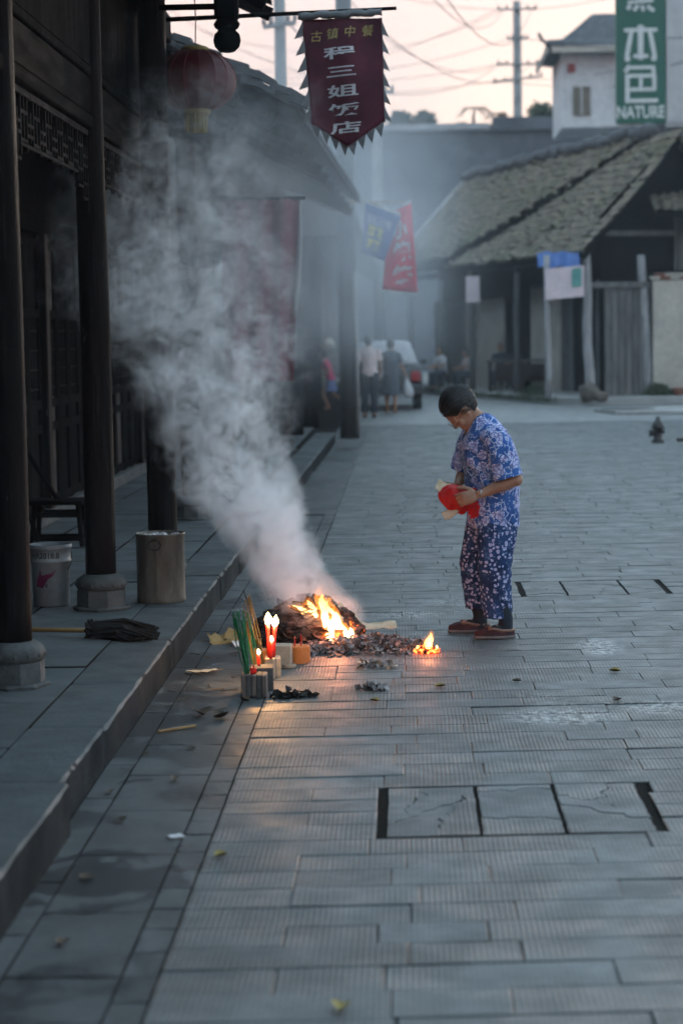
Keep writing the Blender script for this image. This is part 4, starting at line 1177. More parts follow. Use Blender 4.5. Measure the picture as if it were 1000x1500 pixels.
# ------------------------------------------------------------------ flags on the utility pole
def flag(name, corners, y, m, label, waveamp=.03, trim=True):
    root = thing(name, (corners[3][0], y, corners[3][1]), label, 'flag', 'flags on the utility pole')
    (ax, az), (bx, bz), (cx, cz), (dx, dz) = corners                  # top-left, top-right, bottom-right, bottom-left
    def P(u, v, off=0.0):
        x = (ax + (bx - ax) * u) * (1 - v) + (dx + (cx - dx) * u) * v; z = (az + (bz - az) * u) * (1 - v) + (dz + (cz - dz) * u) * v
        return Vector((x, y + waveamp * sin(u * 7 + v * 4) + off, z))
    n_ = 14
    c_ = MB().add([P(i / n_, j / n_) for j in range(n_ + 1) for i in range(n_ + 1)], [(j * (n_ + 1) + i, j * (n_ + 1) + i + 1, (j + 1) * (n_ + 1) + i + 1, (j + 1) * (n_ + 1) + i) for j in range(n_) for i in range(n_)]).build('cloth', m, root, True)
    c_.modifiers.new('thickness', 'SOLIDIFY').thickness = .004
    MB().add([P(i / n_, v, -.006) + (Vector((0, 0, .06)) if v == 0 and up else Vector((0, 0, 0))) for up in (0, 1) for v in (0,) for i in range(n_ + 1)], [(i, i + 1, n_ + 2 + i, n_ + 1 + i) for i in range(n_)]).build('hem', 'cloth_white', root)
    return root, P
fb, P = flag('blue_flag', ((-.525, 3.555), (-.03, 3.35), (-.275, 2.725), (-.59, 2.85)), 29.55, 'cloth_blue', 'tilted blue flag with yellow characters on the utility pole')
def on(P, u0, v0, su, sv): return lambda p: P(u0 + p.x * su, v0 - p.y * sv, -.028)
lettering('lettering', '古镇小吃', fb, 'white_print', on(P, .46, .27, .20, .20), 1.0, 1, 1, .02, 0, .15)
lettering('lettering', '豆花', fb, 'yellow_print', on(P, .40, .50, .27, .22), 1.0, 1, 1, .04, 0, .15)
lettering('lettering', '凉粉', fb, 'yellow_print', on(P, .40, .76, .27, .22), 1.0, 1, 1, .04, 0, .15)
fr_, P = flag('red_flag', ((-.20, 3.42), (.125, 3.56), (.20, 2.27), (-.31, 2.33)), 29.95, 'cloth_red', 'red flag with white characters and zigzag hem behind the blue flag', .045)
lettering('lettering', '小', fr_, 'white_print', on(P, .50, .26, .55, .22), 1.0, 1, 1, .04, 0, .15)
lettering('lettering', '烧', fr_, 'white_print', on(P, .56, .52, .60, .24), 1.0, 1, 1, .04, 0, .15)
lettering('lettering', '烤', fr_, 'white_print', on(P, .58, .80, .60, .22), 1.0, 1, 1, .04, 0, .15)
for k in range(7):
    a, b = P(k / 7, 1), P((k + 1) / 7, 1); MB().extrude_poly([a, b, (a + b) / 2 + Vector((0, 0, -.075))], (0, .004, 0)).build('hem_tooth', 'cloth_white', fr_)
for rt, z in ((fb, 3.60), (fr_, 3.62)):
    yy = 29.56 if rt is fb else 29.97
    MB().tube([(-.80, 30.4, z + .02), (-.5, yy, z - .02), (.14 if rt is fr_ else -.02, yy, 3.58 if rt is fr_ else 3.37)], .010, 6).build('flag_stick', 'bamboo', rt)

# ------------------------------------------------------------------ things on the walk
# metal drum full of rubbish
dm = thing('metal_drum', (-1.435, 11.83, WZ), 'rusty pale metal drum with a ring handle standing by the kerb', 'drum')
MB().lathe([(.140, WZ + .002), (.144, WZ + .012), (.140, WZ + .03), (.1405, WZ + .385), (.146, WZ + .392), (.146, WZ + .402), (.138, WZ + .402), (.136, WZ + .37)], (-1.435, 11.83, 0), 32, cap=False).build('shell', 'rust_metal', dm, True)
MB().lathe([(.136, WZ + .35), (.10, WZ + .362), (.02, WZ + .37)], (-1.435, 11.83, 0), 24).build('filling', 'char', dm)
r = random.Random(3); mb = MB()
for k in range(26):
    a = r.uniform(0, 2 * pi); q = .12 * sqrt(r.random()); mb.box((-1.435 + q * cos(a), 11.83 + q * sin(a), WZ + .385), (r.uniform(.01, .035), r.uniform(.01, .03), .012), Matrix.Rotation(r.uniform(0, 3), 3, (r.random(), r.random(), 1)))
mb.build('rubbish', 'white_paper', dm)
hx, hy = -1.437, 11.685
MB().tube([(hx + .034 * cos(2 * pi * k / 20) - .012, hy - .008, WZ + .345 + .03 * sin(2 * pi * k / 20)) for k in range(21)], .0045, 6).build('ring_handle', 'metal_dark', dm, True)
MB().box((hx - .012, hy + .002, WZ + .374), (.03, .01, .018)).build('handle_lug', 'metal_dark', dm)
MB().box((-1.44, 11.688, WZ + .2), (.012, .006, .37)).build('seam', 'rust_metal', dm)

# paint bucket
BX, BY = -2.06, 11.72
bk = thing('paint_bucket', (BX, BY, WZ), 'white plastic paint bucket with a purple splash print behind the post', 'bucket')
MB().lathe([(.100, WZ + .002), (.104, WZ + .01), (.1125, WZ + .25), (.120, WZ + .255), (.120, WZ + .265), (.1145, WZ + .27), (.1165, WZ + .325), (.123, WZ + .33), (.124, WZ + .355), (.117, WZ + .357), (.112, WZ + .30)], (BX, BY, 0), 32, cap=False).build('shell', 'bucket_shell', bk, True)
MB().lathe([(.112, WZ + .33), (.05, WZ + .345), (.01, WZ + .345)], (BX, BY, 0), 20).build('filling', 'char', bk)
def on_bucket(cx, cz, rr=.1185):
    return lambda p: Vector((BX + rr * sin((cx + p.x) / rr), BY - rr * cos((cx + p.x) / rr), WZ + cz + p.y))
lettering('lettering', 'HR2018:B', bk, 'black_print', on_bucket(-.012, .298, .1188), .047, .9, 1, .001)
lettering('lettering', 'K', bk, 'black_print', on_bucket(-.005, .125, .1135), .03, .9, 1, .0005)
sp = MB(); q = on_bucket(0, .15, .1145)
def shard(pts):
    vs = [q(Vector(p)) for p in pts]; sp.add(vs, [tuple(range(len(vs)))])
shard([(-.075, -.03), (-.03, -.04), (.0, .01), (-.02, .035), (-.06, .03)]); shard([(-.055, .02), (-.045, .075), (-.035, .02)])
shard([(-.02, .0), (.03, .03), (.055, .07), (.02, .045), (-.02, .03)]); shard([(-.015, .022), (.012, .045), (-.02, .037)])
sp.build('splash_print', 'bucket_print', bk)
MB().tube([(BX + .122, BY, WZ + .31), (BX + .135, BY - .05, WZ + .26), (BX + .115, BY - .09, WZ + .22)], .003, 5).build('wire_handle', 'metal_dark', bk)

# mop lying on the walk
mp = thing('mop', (-1.55, 10.38, WZ), 'black rag mop with bamboo handle lying on the walk', 'mop')
MB().tube([(-1.63, 10.36, WZ + .045), (-1.9, 10.50, WZ + .03), (-2.5, 10.78, WZ + .02)], .012, 8).build('handle', 'bamboo', mp, True)
hd = MB(); r = random.Random(6)
for k in range(150):
    a = r.uniform(-1, 1); b = r.random()
    y0 = 10.37 + .05 * a; h = WZ + .012 + .065 * b * (1 - .5 * abs(a))
    L = r.uniform(.22, .34)
    pts = [(-1.645, 10.365 + .02 * a, WZ + .03 + .03 * b), (-1.60, y0, h + .012), (-1.60 + L * .45, y0 + .03 * a + r.uniform(-.02, .02), h + r.uniform(0, .03)), (-1.60 + L * r.uniform(.75, 1.0), y0 + .06 * a + r.uniform(-.045, .045), max(WZ + .008, h - r.uniform(0, .05)))]
    hd.tube(pts, [.008, .009, .010, .006], 5)
for k in range(40):
    a = r.uniform(0, 2 * pi)
    hd.tube([(-1.60, 10.37, WZ + .05), (-1.63 + r.uniform(-.02, .01), 10.37 + .06 * cos(a), WZ + .05 + .05 * sin(a) if sin(a) > -.7 else WZ + .01)], .006, 4)
hd.build('yarn_head', 'mop_yarn', mp)
MB().tube([(-1.63, 10.36, WZ + .045), (-1.60, 10.365, WZ + .045)], .022, 8).build('binding', 'cloth_grey', mp)

# low stool with a stick leaning on it
SX, SY = -2.58, 15.1
sto = thing('low_stool', (SX, SY, WZ), 'low dark wooden stool standing in the shade of the shop front', 'stool')
MB().box((SX, SY, WZ + .33), (.40, .30, .035), bev=.006).build('seat', 'door_wood', sto)
for sx in (-1, 1):
    for sy in (-1, 1):
        MB().tube([(SX + sx * .19, SY + sy * .14, WZ), (SX + sx * .16, SY + sy * .11, WZ + .315)], .02, 6).build('leg', 'door_wood', sto)
for sy in (-1, 1): MB().box((SX, SY + sy * .125, WZ + .24), (.33, .02, .04)).build('stretcher', 'door_wood', sto)
for sy in (-1, 1): MB().box((SX, SY + sy * .13, WZ + .06), (.36, .02, .03)).build('stretcher', 'door_wood', sto)
tag(MB().tube([(SX + .02, SY - .18, WZ + .36), (SX - .30, SY - .1, WZ + .85)], .018, 6).build('pole_stick', 'door_wood'), 'dark stick leaning over the low stool', 'stick')
tag(MB().tube([(SX - .10, SY - .22, WZ + .01), (SX - .35, SY - .1, WZ + .62)], .016, 6).build('pole_stick', 'door_wood'), 'second dark stick leaning lower beside the stool', 'stick')
# white pleated paper at the very edge, hung by the first post
dd = thing('white_pennant', (-1.80, 8.6, 2.7), 'white pennant with black brush strokes hanging at the first post', 'banner')
MB().extrude_poly([(-1.98, 8.78, 3.02), (-1.707, 8.78, 3.025), (-1.712, 8.775, 2.90), (-1.728, 8.77, 2.80), (-1.737, 8.77, 2.70), (-1.748, 8.77, 2.80), (-1.98, 8.78, 2.80)], (0, .004, 0)).build('cloth', 'white_paper', dd)
MB().extrude_poly([(-1.730, 8.765, 2.985), (-1.724, 8.765, 2.99), (-1.730, 8.765, 2.93), (-1.736, 8.765, 2.925)], (0, .003, 0)).build('brush_stroke', 'black_print', dd)
MB().extrude_poly([(-1.742, 8.765, 2.93), (-1.727, 8.765, 2.925), (-1.726, 8.765, 2.905), (-1.742, 8.765, 2.92)], (0, .003, 0)).build('brush_stroke', 'black_print', dd)
MB().tube([(-1.98, 8.78, 3.025), (-1.70, 8.78, 3.03)], .005, 5).build('cord', 'wire', dd)

# ------------------------------------------------------------------ flames
def flame_mat(name, strength, c_lo=(1.0, .45, .09), c_hi=(1.0, .20, .02), z0=0.0, z1=.3):
    m, t = newmat(name); g = N(t); pos = g.coord()
    sx = g.n('SeparateXYZ'); g.l(pos, sx.inputs[0])
    h = g.ramp(sx.outputs[2], z0, z1)
    nz = g.noise(pos, 14, 3, .6, 1.0)
    e = g.n('Emission'); g.l(g.mix(h, c_lo, c_hi), e.inputs[0])
    g.l(g.math('MULTIPLY', g.ramp(h, 0, 1, strength, strength * .35), g.ramp(nz.outputs[0], .3, .7, .35, 1.15)), e.inputs[1])
    tr = g.n('BsdfTransparent')
    mx = g.n('MixShader'); g.l(g.ramp(g.math('ADD', h, g.math('MULTIPLY', g.math('SUBTRACT', nz.outputs[0], .5), 1.6)), .35, 1.15, .92, .05), mx.inputs[0])
    g.l(tr.outputs[0], mx.inputs[1]); g.l(e.outputs[0], mx.inputs[2])
    g.out(mx.outputs[0]); M[name] = m
flame_mat('flame_big', 3.0, (1, .70, .30), (1, .50, .10), .0, .36)
flame_mat('flame_small', 4.0, (1, .40, .08), (1, .38, .08), .0, .15)
def gas_mat(name, k):
    m, t = newmat(name); g = N(t); pos = g.coord(); nz = g.noise(pos, 18, 3, .6, 1.0)
    v = g.n('VolumePrincipled'); v.inputs['Density'].default_value = 0.0; v.inputs['Emission Color'].default_value = (1, .27, .03, 1)
    g.l(g.ramp(nz.outputs[0], .32, .68, k * .25, k), v.inputs['Emission Strength']); g.out(None, v.outputs[0]); M[name] = m
gas_mat('flame_gas', 9.0)
def candle_flame_mat():
    m, t = newmat('flame_candle'); g = N(t); e = g.n('Emission'); e.inputs[0].default_value = (1, .66, .26, 1); e.inputs[1].default_value = 7; g.out(e.outputs[0]); M['flame_candle'] = m
candle_flame_mat()
def tongue(mb, p, h, r, lean=(0, 0), seed=0, twist=1.0, flat=.45):
    q = random.Random(seed); n_ = 14; rings = []; ph = q.uniform(0, 6)
    for i in range(n_):
        t = i / (n_ - 1)
        rad = r * (sin(pi * min(1, (t * .85 + .12))) ** .8) * (1 - t) ** .35 + .0008
        c = Vector(p) + Vector((lean[0] * t ** 1.5 + .22 * r * sin(t * 7 * twist + ph) * t * 2, lean[1] * t + .2 * r * cos(t * 6 + ph) * t, h * t))
        rings.append([c + Vector((rad * cos(a) * (1 + .25 * sin(3 * a + ph + t * 4)), rad * sin(a) * flat, rad * .3 * sin(2 * a + ph))) for a in (2 * pi * k / 12 for k in range(12))])
    mb.loft(rings)
def glow(name, p, watts, col=(1, .30, .14), rad=.04, parent=None):
    ld = bpy.data.lights.new(name, 'POINT'); ld.energy = watts; ld.color = col; ld.shadow_soft_size = rad
    o = bpy.data.objects.new(name, ld); COL.objects.link(o); o.parent = parent
    o.location = Vector(p) - (world_of(parent) if parent is not None else Vector((0, 0, 0)))

# heap of burning joss paper with its ash
FX, FY = -.50, 11.2
heap = thing('burning_paper_heap', (FX, FY, 0), 'charred heap of burning paper with tall flames at its end', 'fire')
r = random.Random(12)
def crag(p, s): 
    return 1 + .26 * noise.noise(p * 9 + Vector((s, 0, 0))) + .20 * noise.noise(p * 22 + Vector((0, s, 0))) + .10 * noise.noise(p * 60 + Vector((0, 0, s)))
m, t = newmat('char_ember'); g = N(t); v = g.coord()
a = g.noise(v, 9, 8, .7); b = g.noise(v, 34, 4, .7); ly = g.n('Mapping'); g.l(v, ly.inputs[0]); ly.inputs['Scale'].default_value = (6, 6, 60)
c3 = g.noise(ly.outputs[0], 1.0, 4, .6)
col = g.mix(g.ramp(b.outputs[0], .4, .72), (.010, .008, .008), (.10, .07, .065))
col = g.mix(g.ramp(c3.outputs[0], .50, .68, 0, .7), col, (.17, .125, .115))
sxz = g.n('SeparateXYZ'); g.l(v, sxz.inputs[0])
hot = g.math('MULTIPLY', g.ramp(a.outputs[0], .56, .70), g.ramp(sxz.outputs[0], .0, .11))
e_ = g.n('Emission'); e_.inputs[0].default_value = (1, .16, .02, 1); e_.inputs[1].default_value = 3.0
mx = g.n('MixShader'); g.l(g.math('MULTIPLY', hot, .8), mx.inputs[0]); g.l(g.principled(col, .9, g.bump(c3.outputs[0], .02), 0, .3), mx.inputs[1]); g.l(e_.outputs[0], mx.inputs[2]); g.out(mx.outputs[0]); M['char_ember'] = m
for (dx, dy, z, rx, ry, rz, s) in ((-.14, .02, .085, .20, .16, .12, 1.0), (.03, .0, .10, .17, .14, .125, 2.0), (-.22, .06, .06, .14, .15, .09, 3.), (.13, -.02, .06, .13, .12, .09, 4.)):
    MB().ellipsoid((FX + dx, FY + dy, z), (rx, ry, rz), None, 72, 44, fn=lambda p, s=s: p * crag(p, s)).build('charred_bundle', 'char_ember', heap)
sh = MB()                                                     # curled burnt sheets standing out of the heap
for k in range(340):
    a_ = r.uniform(0, 2 * pi); q = sqrt(r.random()); c_ = Vector((FX - .06 + .27 * q * cos(a_), FY + .16 * q * sin(a_), .02 + .20 * (1 - q * q) + r.uniform(-.02, .02)))
    R = Matrix.Rotation(r.uniform(-.7, .7), 3, 'X') @ Matrix.Rotation(r.uniform(-.6, .6), 3, 'Y') @ Matrix.Rotation(r.uniform(0, 6), 3, 'Z')
    s = r.uniform(.022, .06); vs = []
    for j in range(3):
        for i in range(3): vs.append(c_ + R @ Vector(((i - 1) * s, (j - 1) * s * .7, .35 * s * ((i - 1) ** 2) + r.uniform(-.1, .1) * s)))
    sh.add(vs, [(j * 3 + i, j * 3 + i + 1, j * 3 + i + 4, j * 3 + i + 3) for j in range(2) for i in range(2)])
sh.build('burnt_sheets', 'char_ember', heap)['kind'] = 'stuff'
# a pale sheet not yet burnt
def sheet_paper(name, c_, sx, sy, R, m_, parent=None, curl=.3, seed=0, label=None, cat=None, group=None):
    q = random.Random(seed); vs = []; n_ = 7
    for j in range(n_):
        for i in range(n_):
            u, v_ = i / (n_ - 1) - .5, j / (n_ - 1) - .5
            vs.append(Vector(c_) + R @ Vector((u * sx * (1 + .1 * noise.noise(Vector((v_ * 5, seed, 0)))), v_ * sy * (1 + .15 * noise.noise(Vector((u * 5, seed, 3)))), curl * sx * (u * u + .5 * noise.noise(Vector((u * 4, v_ * 4, seed)))))))
    o = MB().add(vs, [(j * n_ + i, j * n_ + i + 1, (j + 1) * n_ + i + 1, (j + 1) * n_ + i) for j in range(n_ - 1) for i in range(n_ - 1)]).build(name, m_, parent, True)
    o.modifiers.new('thickness', 'SOLIDIFY').thickness = .0012
    if label: tag(o, label, cat, group)
    return o
RX = lambda a: Matrix.Rotation(a, 3, 'X'); RY = lambda a: Matrix.Rotation(a, 3, 'Y'); RZ = lambda a: Matrix.Rotation(a, 3, 'Z')
sheet_paper('unburnt_sheet', (FX + .16, FY - .05, .14), .16, .16, RZ(.2) @ RY(.75) @ RX(.5), 'pale_paper', heap, .3, 4)
sheet_paper('unburnt_sheet', (FX + .20, FY - .02, .10), .12, .14, RZ(-.2) @ RY(.9) @ RX(.4), 'pale_paper', heap, .4, 5)
for i, (dx, dy, z, h, rd, ln) in enumerate(((.06, -.10, .10, .25, .060, (-.03, 0)), (.02, -.08, .13, .16, .050, (-.10, 0)), (.11, -.12, .06, .20, .050, (-.05, 0)), (.155, -.13, .02, .17, .048, (-.05, 0)), (-.05, -.08, .17, .07, .055, (-.08, 0)), (.195, -.12, .01, .12, .040, (-.02, 0)), (.05, -.13, .10, .20, .035, (.0, 0)), (.125, -.14, .10, .13, .035, (-.04, 0)), (.08, -.15, .03, .14, .04, (-.02, 0)))):
    mb = MB(); tongue(mb, (FX + dx, FY + dy, z), h * .74, rd * .62, (ln[0] * .86, 0), i + 2); fo = mb.build('flame', 'flame_big', heap, True)
    mb = MB(); tongue(mb, (FX + dx, FY + dy, z - .01), h * .98, rd * 1.12, (ln[0] * 1.1, 0), i + 2, 1.0, .8); mb.build('flame_glow', 'flame_gas', fo, True)
glow('fire_light', (FX + .10, FY - .26, .15), 1.4, parent=heap)
# pale grey ash flakes spread in front of and beside the heap
m, t = newmat('ash'); g = N(t); v = g.coord(); n1 = g.noise(v, 22, 6, .7); n2 = g.noise(v, 60, 3, .6)
col = g.mix(g.ramp(n1.outputs[0], .36, .66), (.085, .085, .09), (.34, .335, .345)); col = g.mix(g.ramp(n2.outputs[0], .55, .7, 0, .6), col, (.03, .026, .026))
g.out(g.principled(col, .95, g.bump(n2.outputs[0], .004), 0, .2)); M['ash'] = m
ash = MB()
for k in range(1500):
    t = r.random(); x = -.64 + .72 * t; y_ = 10.88 + .10 * r.gauss(0, .9) + .10 * t; top = .060 * exp(-((x + .25) / .24) ** 2) + .016
    z = r.random() ** 1.5 * top * exp(-((y_ - 10.9 - .1 * t) / .16) ** 2); s = r.choice((.004, .006, .008, .010, .013, .018)) * r.uniform(.8, 1.2); R = Matrix.Rotation(r.gauss(0, .9), 3, Vector((r.gauss(0, 1), r.gauss(0, 1), r.gauss(0, .4)))) @ Matrix.Rotation(r.uniform(0, 6), 3, 'Z')
    cu = r.uniform(.1, .9); vs = []
    for j in range(3):
        for i in range(3): vs.append(Vector((x, y_, z + .004 + s * .3)) + R @ Vector(((i - 1) * s * r.uniform(.6, 1.3), (j - 1) * s * r.uniform(.6, 1.3), cu * s * ((i - 1) ** 2 + .4 * (j - 1) ** 2) - .3 * s)))
    ash.add(vs, [(j * 3 + i, j * 3 + i + 1, j * 3 + i + 4, j * 3 + i + 3) for j in range(2) for i in range(2)])
tag(ash.build('ash_flakes', 'ash', origin=(FX, 10.9, 0)), 'pale grey paper ash flakes spread in front of the burning heap', 'ash', kind='stuff')
sheet_paper('paper_sheet', (-.185, 11.35, .07), .24, .10, RZ(.1) @ RX(.25), 'pale_paper', None, .12, 7, 'pale sheet of paper lying on the ash beside the flames', 'paper')

# small separate fire
sf = thing('small_fire', (.10, 10.8, 0), 'small glowing clump of burning paper near the shoes', 'fire')
mb = MB()
for k in range(90):
    a_ = r.uniform(0, 2 * pi); q = .062 * sqrt(r.random()); s = r.uniform(.007, .016); R = Matrix.Rotation(r.uniform(0, 3.1), 3, Vector((r.gauss(0, 1), r.gauss(0, 1), r.gauss(0, 1))))
    c_ = Vector((.10 + q * cos(a_), 10.8 + .7 * q * sin(a_), .006 + .05 * r.random() * (1 - q / .07)))
    mb.add([c_ + R @ Vector(p) * s for p in ((-1, -1, 0), (1, -1, .3), (1, 1, -.2), (-1, 1, .3))], [(0, 1, 2, 3)])
m, t = newmat('ember'); g = N(t); v = g.coord(); n1 = g.noise(v, 40, 4, .7)
e_ = g.n('Emission'); e_.inputs[0].default_value = (1, .10, .02, 1); e_.inputs[1].default_value = 2.6
mx = g.n('MixShader'); g.l(g.ramp(n1.outputs[0], .47, .60), mx.inputs[0]); g.l(g.principled((.03, .012, .012), .9), mx.inputs[1]); g.l(e_.outputs[0], mx.inputs[2]); g.out(mx.outputs[0]); M['ember'] = m
mb.build('embers', 'ember', sf)
for i, (dx, h, rd, ln) in enumerate(((.0, .10, .026, (.02, 0)), (.012, .07, .022, (.012, 0)), (-.052, .022, .010, (0, 0)), (.05, .02, .008, (0, 0)))):
    mb = MB(); tongue(mb, (.10 + dx, 10.79, .025), h * .85, rd * .65, ln, i + 40); fo = mb.build('flame', 'flame_small', sf, True)
    mb = MB(); tongue(mb, (.10 + dx, 10.79, .02), h * 1.12, rd * 1.2, ln, i + 40, 1.0, .8); mb.build('flame_glow', 'flame_gas', fo, True)
glow('small_fire_light', (.10, 10.74, .10), .35, parent=sf)

# ------------------------------------------------------------------ offerings: bricks, candles, incense
def block(name, c_, s, m_, label, cat, rot=0.0, bev=.004, ribs=0):
    o = MB().box((c_[0], c_[1], c_[2] + s[2] / 2), s, rot, bev).build(name, m_, None)
    return tag(o, label, cat)
fbk = thing('ribbed_brick', (-.735, 9.56, 0), 'dark ribbed brick at the front holding the green incense', 'brick')
for k in range(5):
    MB().box((-.779 + .0245 * k, 9.565, .052), (.0225, .12, .104 + .002 * (k % 2)), .03, bev=.003).build('rib', 'brown_brick' if k % 2 == 0 else 'grey_brick', fbk)
MB().box((-.73, 9.57, .049), (.12, .112, .096), .03).build('core', 'grey_brick', fbk)
block('grey_brick', (-.705, 9.72, 0), (.11, .12, .115), 'grey_brick', 'grey brick just behind the ribbed one with a small candle', 'brick', .06)
block('foam_block', (-.688, 10.06, 0), (.05, .10, .105), 'foam_block', 'narrow pale foam block below the burning candles', 'block', .05)
block('foam_slab', (-.655, 10.12, 0), (.030, .10, .095), 'foam_block', 'thin pale foam slab leaning against the narrow block', 'block', .1)
block('pale_block', (-.645, 10.40, 0), (.09, .10, .115), 'foam_block', 'wider pale block behind the burning candles', 'block', -.05)
tag(MB().lathe([(.055, 0), (.0615, .003), (.0615, .085), (.055, .09)], (-.572, 10.52, 0), 28).build('candle_cup', 'orange_block', smooth=False), 'round orange block holding two thin red candle stubs', 'holder')
block('orange_box', (-.755, 10.34, 0), (.075, .09, .10), 'orange_block', 'orange striped box behind the incense', 'box', .1)
tag(MB().lathe([(.030, 0), (.036, .004), (.037, .018), (.033, .020), (.028, .012)], (-.612, 10.36, 0), 22).build('small_dish', 'foam_block', smooth=False), 'small round pale dish between the blocks', 'dish')
mat('candle_wax', (.55, .022, .016), (.40, .016, .012), 20, .45, .001, 60, **{'Subsurface Weight': .25})
def candle(p, h, rad, lean, label, lit=0.0, seed=0, flameh=.05):
    root = thing('red_candle', p, label, 'candle', 'red candles')
    q = random.Random(seed); p = Vector(p); top = p + Vector((lean[0], lean[1], h))
    MB().tube([p.lerp(top, t / 5) for t in range(6)], [rad * q.uniform(.85, 1.1) for t in range(6)], 9).build('wax', 'candle_wax', root, True)
    MB().tube([top - Vector((0, 0, .002)), top + Vector((.001, 0, .008))], .0012, 4).build('wick', 'char', root)
    if lit:
        mb = MB(); tongue(mb, top + Vector((0, 0, .0)), flameh, flameh * .30, (0, 0), seed, .3, .9); mb.build('flame', 'flame_candle', root, True)
        glow('candle_light', top + Vector((0, -.03, flameh * .6)), lit, (1, .50, .18), .012, root)
candle((-.690, 10.04, .105), .165, .011, (-.005, 0), 'tallest burning red candle on the foam block', 1.0, 1, .062)
candle((-.672, 10.05, .105), .155, .011, (.012, 0), 'burning red candle leaning against the tallest one', .6, 2, .055)
candle((-.680, 10.00, .105), .085, .009, (.006, 0), 'shorter burning candle in front of the tall pair', .25, 3, .03)
candle((-.720, 9.73, .115), .055, .008, (0, 0), 'small burning candle on the grey brick', .25, 4, .026)
candle((-.742, 9.55, .104), .030, .006, (0, 0), 'red stub on the ribbed brick', 0, 5)
candle((-.733, 9.55, .104), .045, .005, (.002, 0), 'thin red stub beside the other on the ribbed brick', 0, 6)
candle((-.726, 9.57, .104), .028, .005, (.004, 0), 'third red stub at the back of the ribbed brick', 0, 7)
candle((-.588, 10.50, .09), .052, .0035, (0, 0), 'thin red stub on the orange block, nearer the candles', 0, 8)
candle((-.556, 10.50, .09), .062, .0035, (0, 0), 'thin red stub on the orange block, nearer the flames', 0, 9)
def stick(p, top, m_, label, group, tip=True):
    p, top = Vector(p), Vector(top); bend = Vector((random.uniform(-.012, .012), 0, .0))
    root = thing('incense_stick', p, label, 'incense', group)
    MB().tube([p, p.lerp(top, .5) + bend, top], .0028, 5).build('stick', m_, root)
    if tip: MB().tube([top, top + (top - p).normalized() * .012 + Vector((random.uniform(-.01, .01), 0, random.uniform(-.006, 0)))], .0028, 5).build('ash_tip', 'incense_tip', root)
r = random.Random(15)
for k in range(18):
    stick((-.775 + .022 * r.random(), 9.55 + .03 * r.random(), .10), (-.835 + .075 * r.random(), 9.58 + .05 * r.random(), .335 + .07 * r.random()), 'incense_green', 'green incense stick standing in the front brick bundle', 'green incense bundle')
for k in range(7):
    stick((-.735 + .03 * r.random(), 9.78 + .03 * r.random(), .02), (-.82 + .06 * r.random(), 9.8 + .04 * r.random(), .33 + .10 * r.random()), 'incense_green' if k < 3 else 'incense_brown', 'leaning incense stick behind the green bundle', 'leaning incense sticks')
for k in range(4):
    stick((-.715 + .02 * r.random(), 9.92, .06), (-.80 + .03 * r.random(), 9.95, .40 + .05 * r.random()), 'incense_brown', 'yellow brown incense stick leaning next to the candle', 'yellow incense sticks')
stick((-.76, 9.95, .30), (-.805, 9.96, .455), 'char', 'single tall burnt incense stick rising over the others', None, False)

# black ash lumps on the paving
def ash_lump(x, y_, w, label, seed):
    q = random.Random(seed); mb = MB()
    for k in range(60):
        c_ = Vector((x + q.gauss(0, w * .35), y_ + q.gauss(0, w * .18), .006 + abs(q.gauss(0, w * .10)))); s = q.uniform(.007, .018)
        R = Matrix.Rotation(q.uniform(0, 3.1), 3, Vector((q.gauss(0, 1), q.gauss(0, 1), q.gauss(0, 1))))
        mb.add([c_ + R @ Vector(p) * s for p in ((-1, -1, .3), (1, -1, 0), (1.2, .9, .4), (-.8, 1, -.1))], [(0, 1, 2, 3)])
    tag(mb.build('ash_lump', 'char' if seed < 3 else 'ash', origin=(x, y_, 0)), label, 'ash', 'ash lumps on the paving', 'stuff')
ash_lump(-.60, 9.48, .12, 'black flaky ash lump beside the ribbed brick', 1)
ash_lump(-.50, 9.50, .08, 'smaller black ash lump further from the ribbed brick', 2)
ash_lump(-.17, 10.32, .14, 'grey ash lump with pale scraps below the ash heap', 3)
ash_lump(-.17, 9.68, .10, 'small grey ash lump alone on the paving', 4)
sheet_paper('paper_scrap', (-.22, 10.45, .012), .10, .05, RZ(.2), 'pale_paper', None, .1, 11, 'pale scrap lying on the grey ash lump', 'paper')
sheet_paper('paper_scrap', (-.10, 10.32, .012), .09, .04, RZ(-.2), 'pale_paper', None, .1, 12, 'second pale scrap beside the grey ash lump', 'paper')
sheet_paper('paper_scrap', (-.145, 9.70, .02), .035, .03, RZ(.2) @ RX(.4), 'white_paper', None, .2, 13, 'tiny white scrap on the lone ash lump', 'paper')
# rubbish along the kerb
sheet_paper('crumpled_paper', (-1.045, 11.22, .02), .12, .10, RZ(.3) @ RX(.5), 'kraft_paper', None, .55, 21, 'crumpled brown paper lying by the kerb', 'paper')
sheet_paper('crumpled_paper', (-.96, 11.25, .03), .11, .10, RZ(-.3) @ RX(.6) @ RY(.3), 'kraft_paper', None, .6, 22, 'crumpled brown paper nearer the incense', 'paper')
sheet_paper('paper_scrap', (-.93, 11.05, .02), .06, .05, RZ(.5) @ RX(.5), 'white_paper', None, .5, 23, 'small white crumple beside the brown papers', 'paper')
sheet_paper('torn_wrapper', (-1.05, 10.22, .012), .16, .05, RZ(.25), 'pale_paper', None, .12, 24, 'long pale torn wrapper lying in the gutter', 'paper')
sheet_paper('bottle_cap', (-.80, 6.82, .006), .05, .045, RZ(.5), 'white_paper', None, .15, 25, 'round white scrap on the gutter slab in front', 'paper')
tag(MB().tube([(-1.08, 8.66, .008), (-.93, 8.78, .009)], .006, 6).build('wooden_stick', 'bamboo'), 'short pale stick lying in the gutter', 'stick')
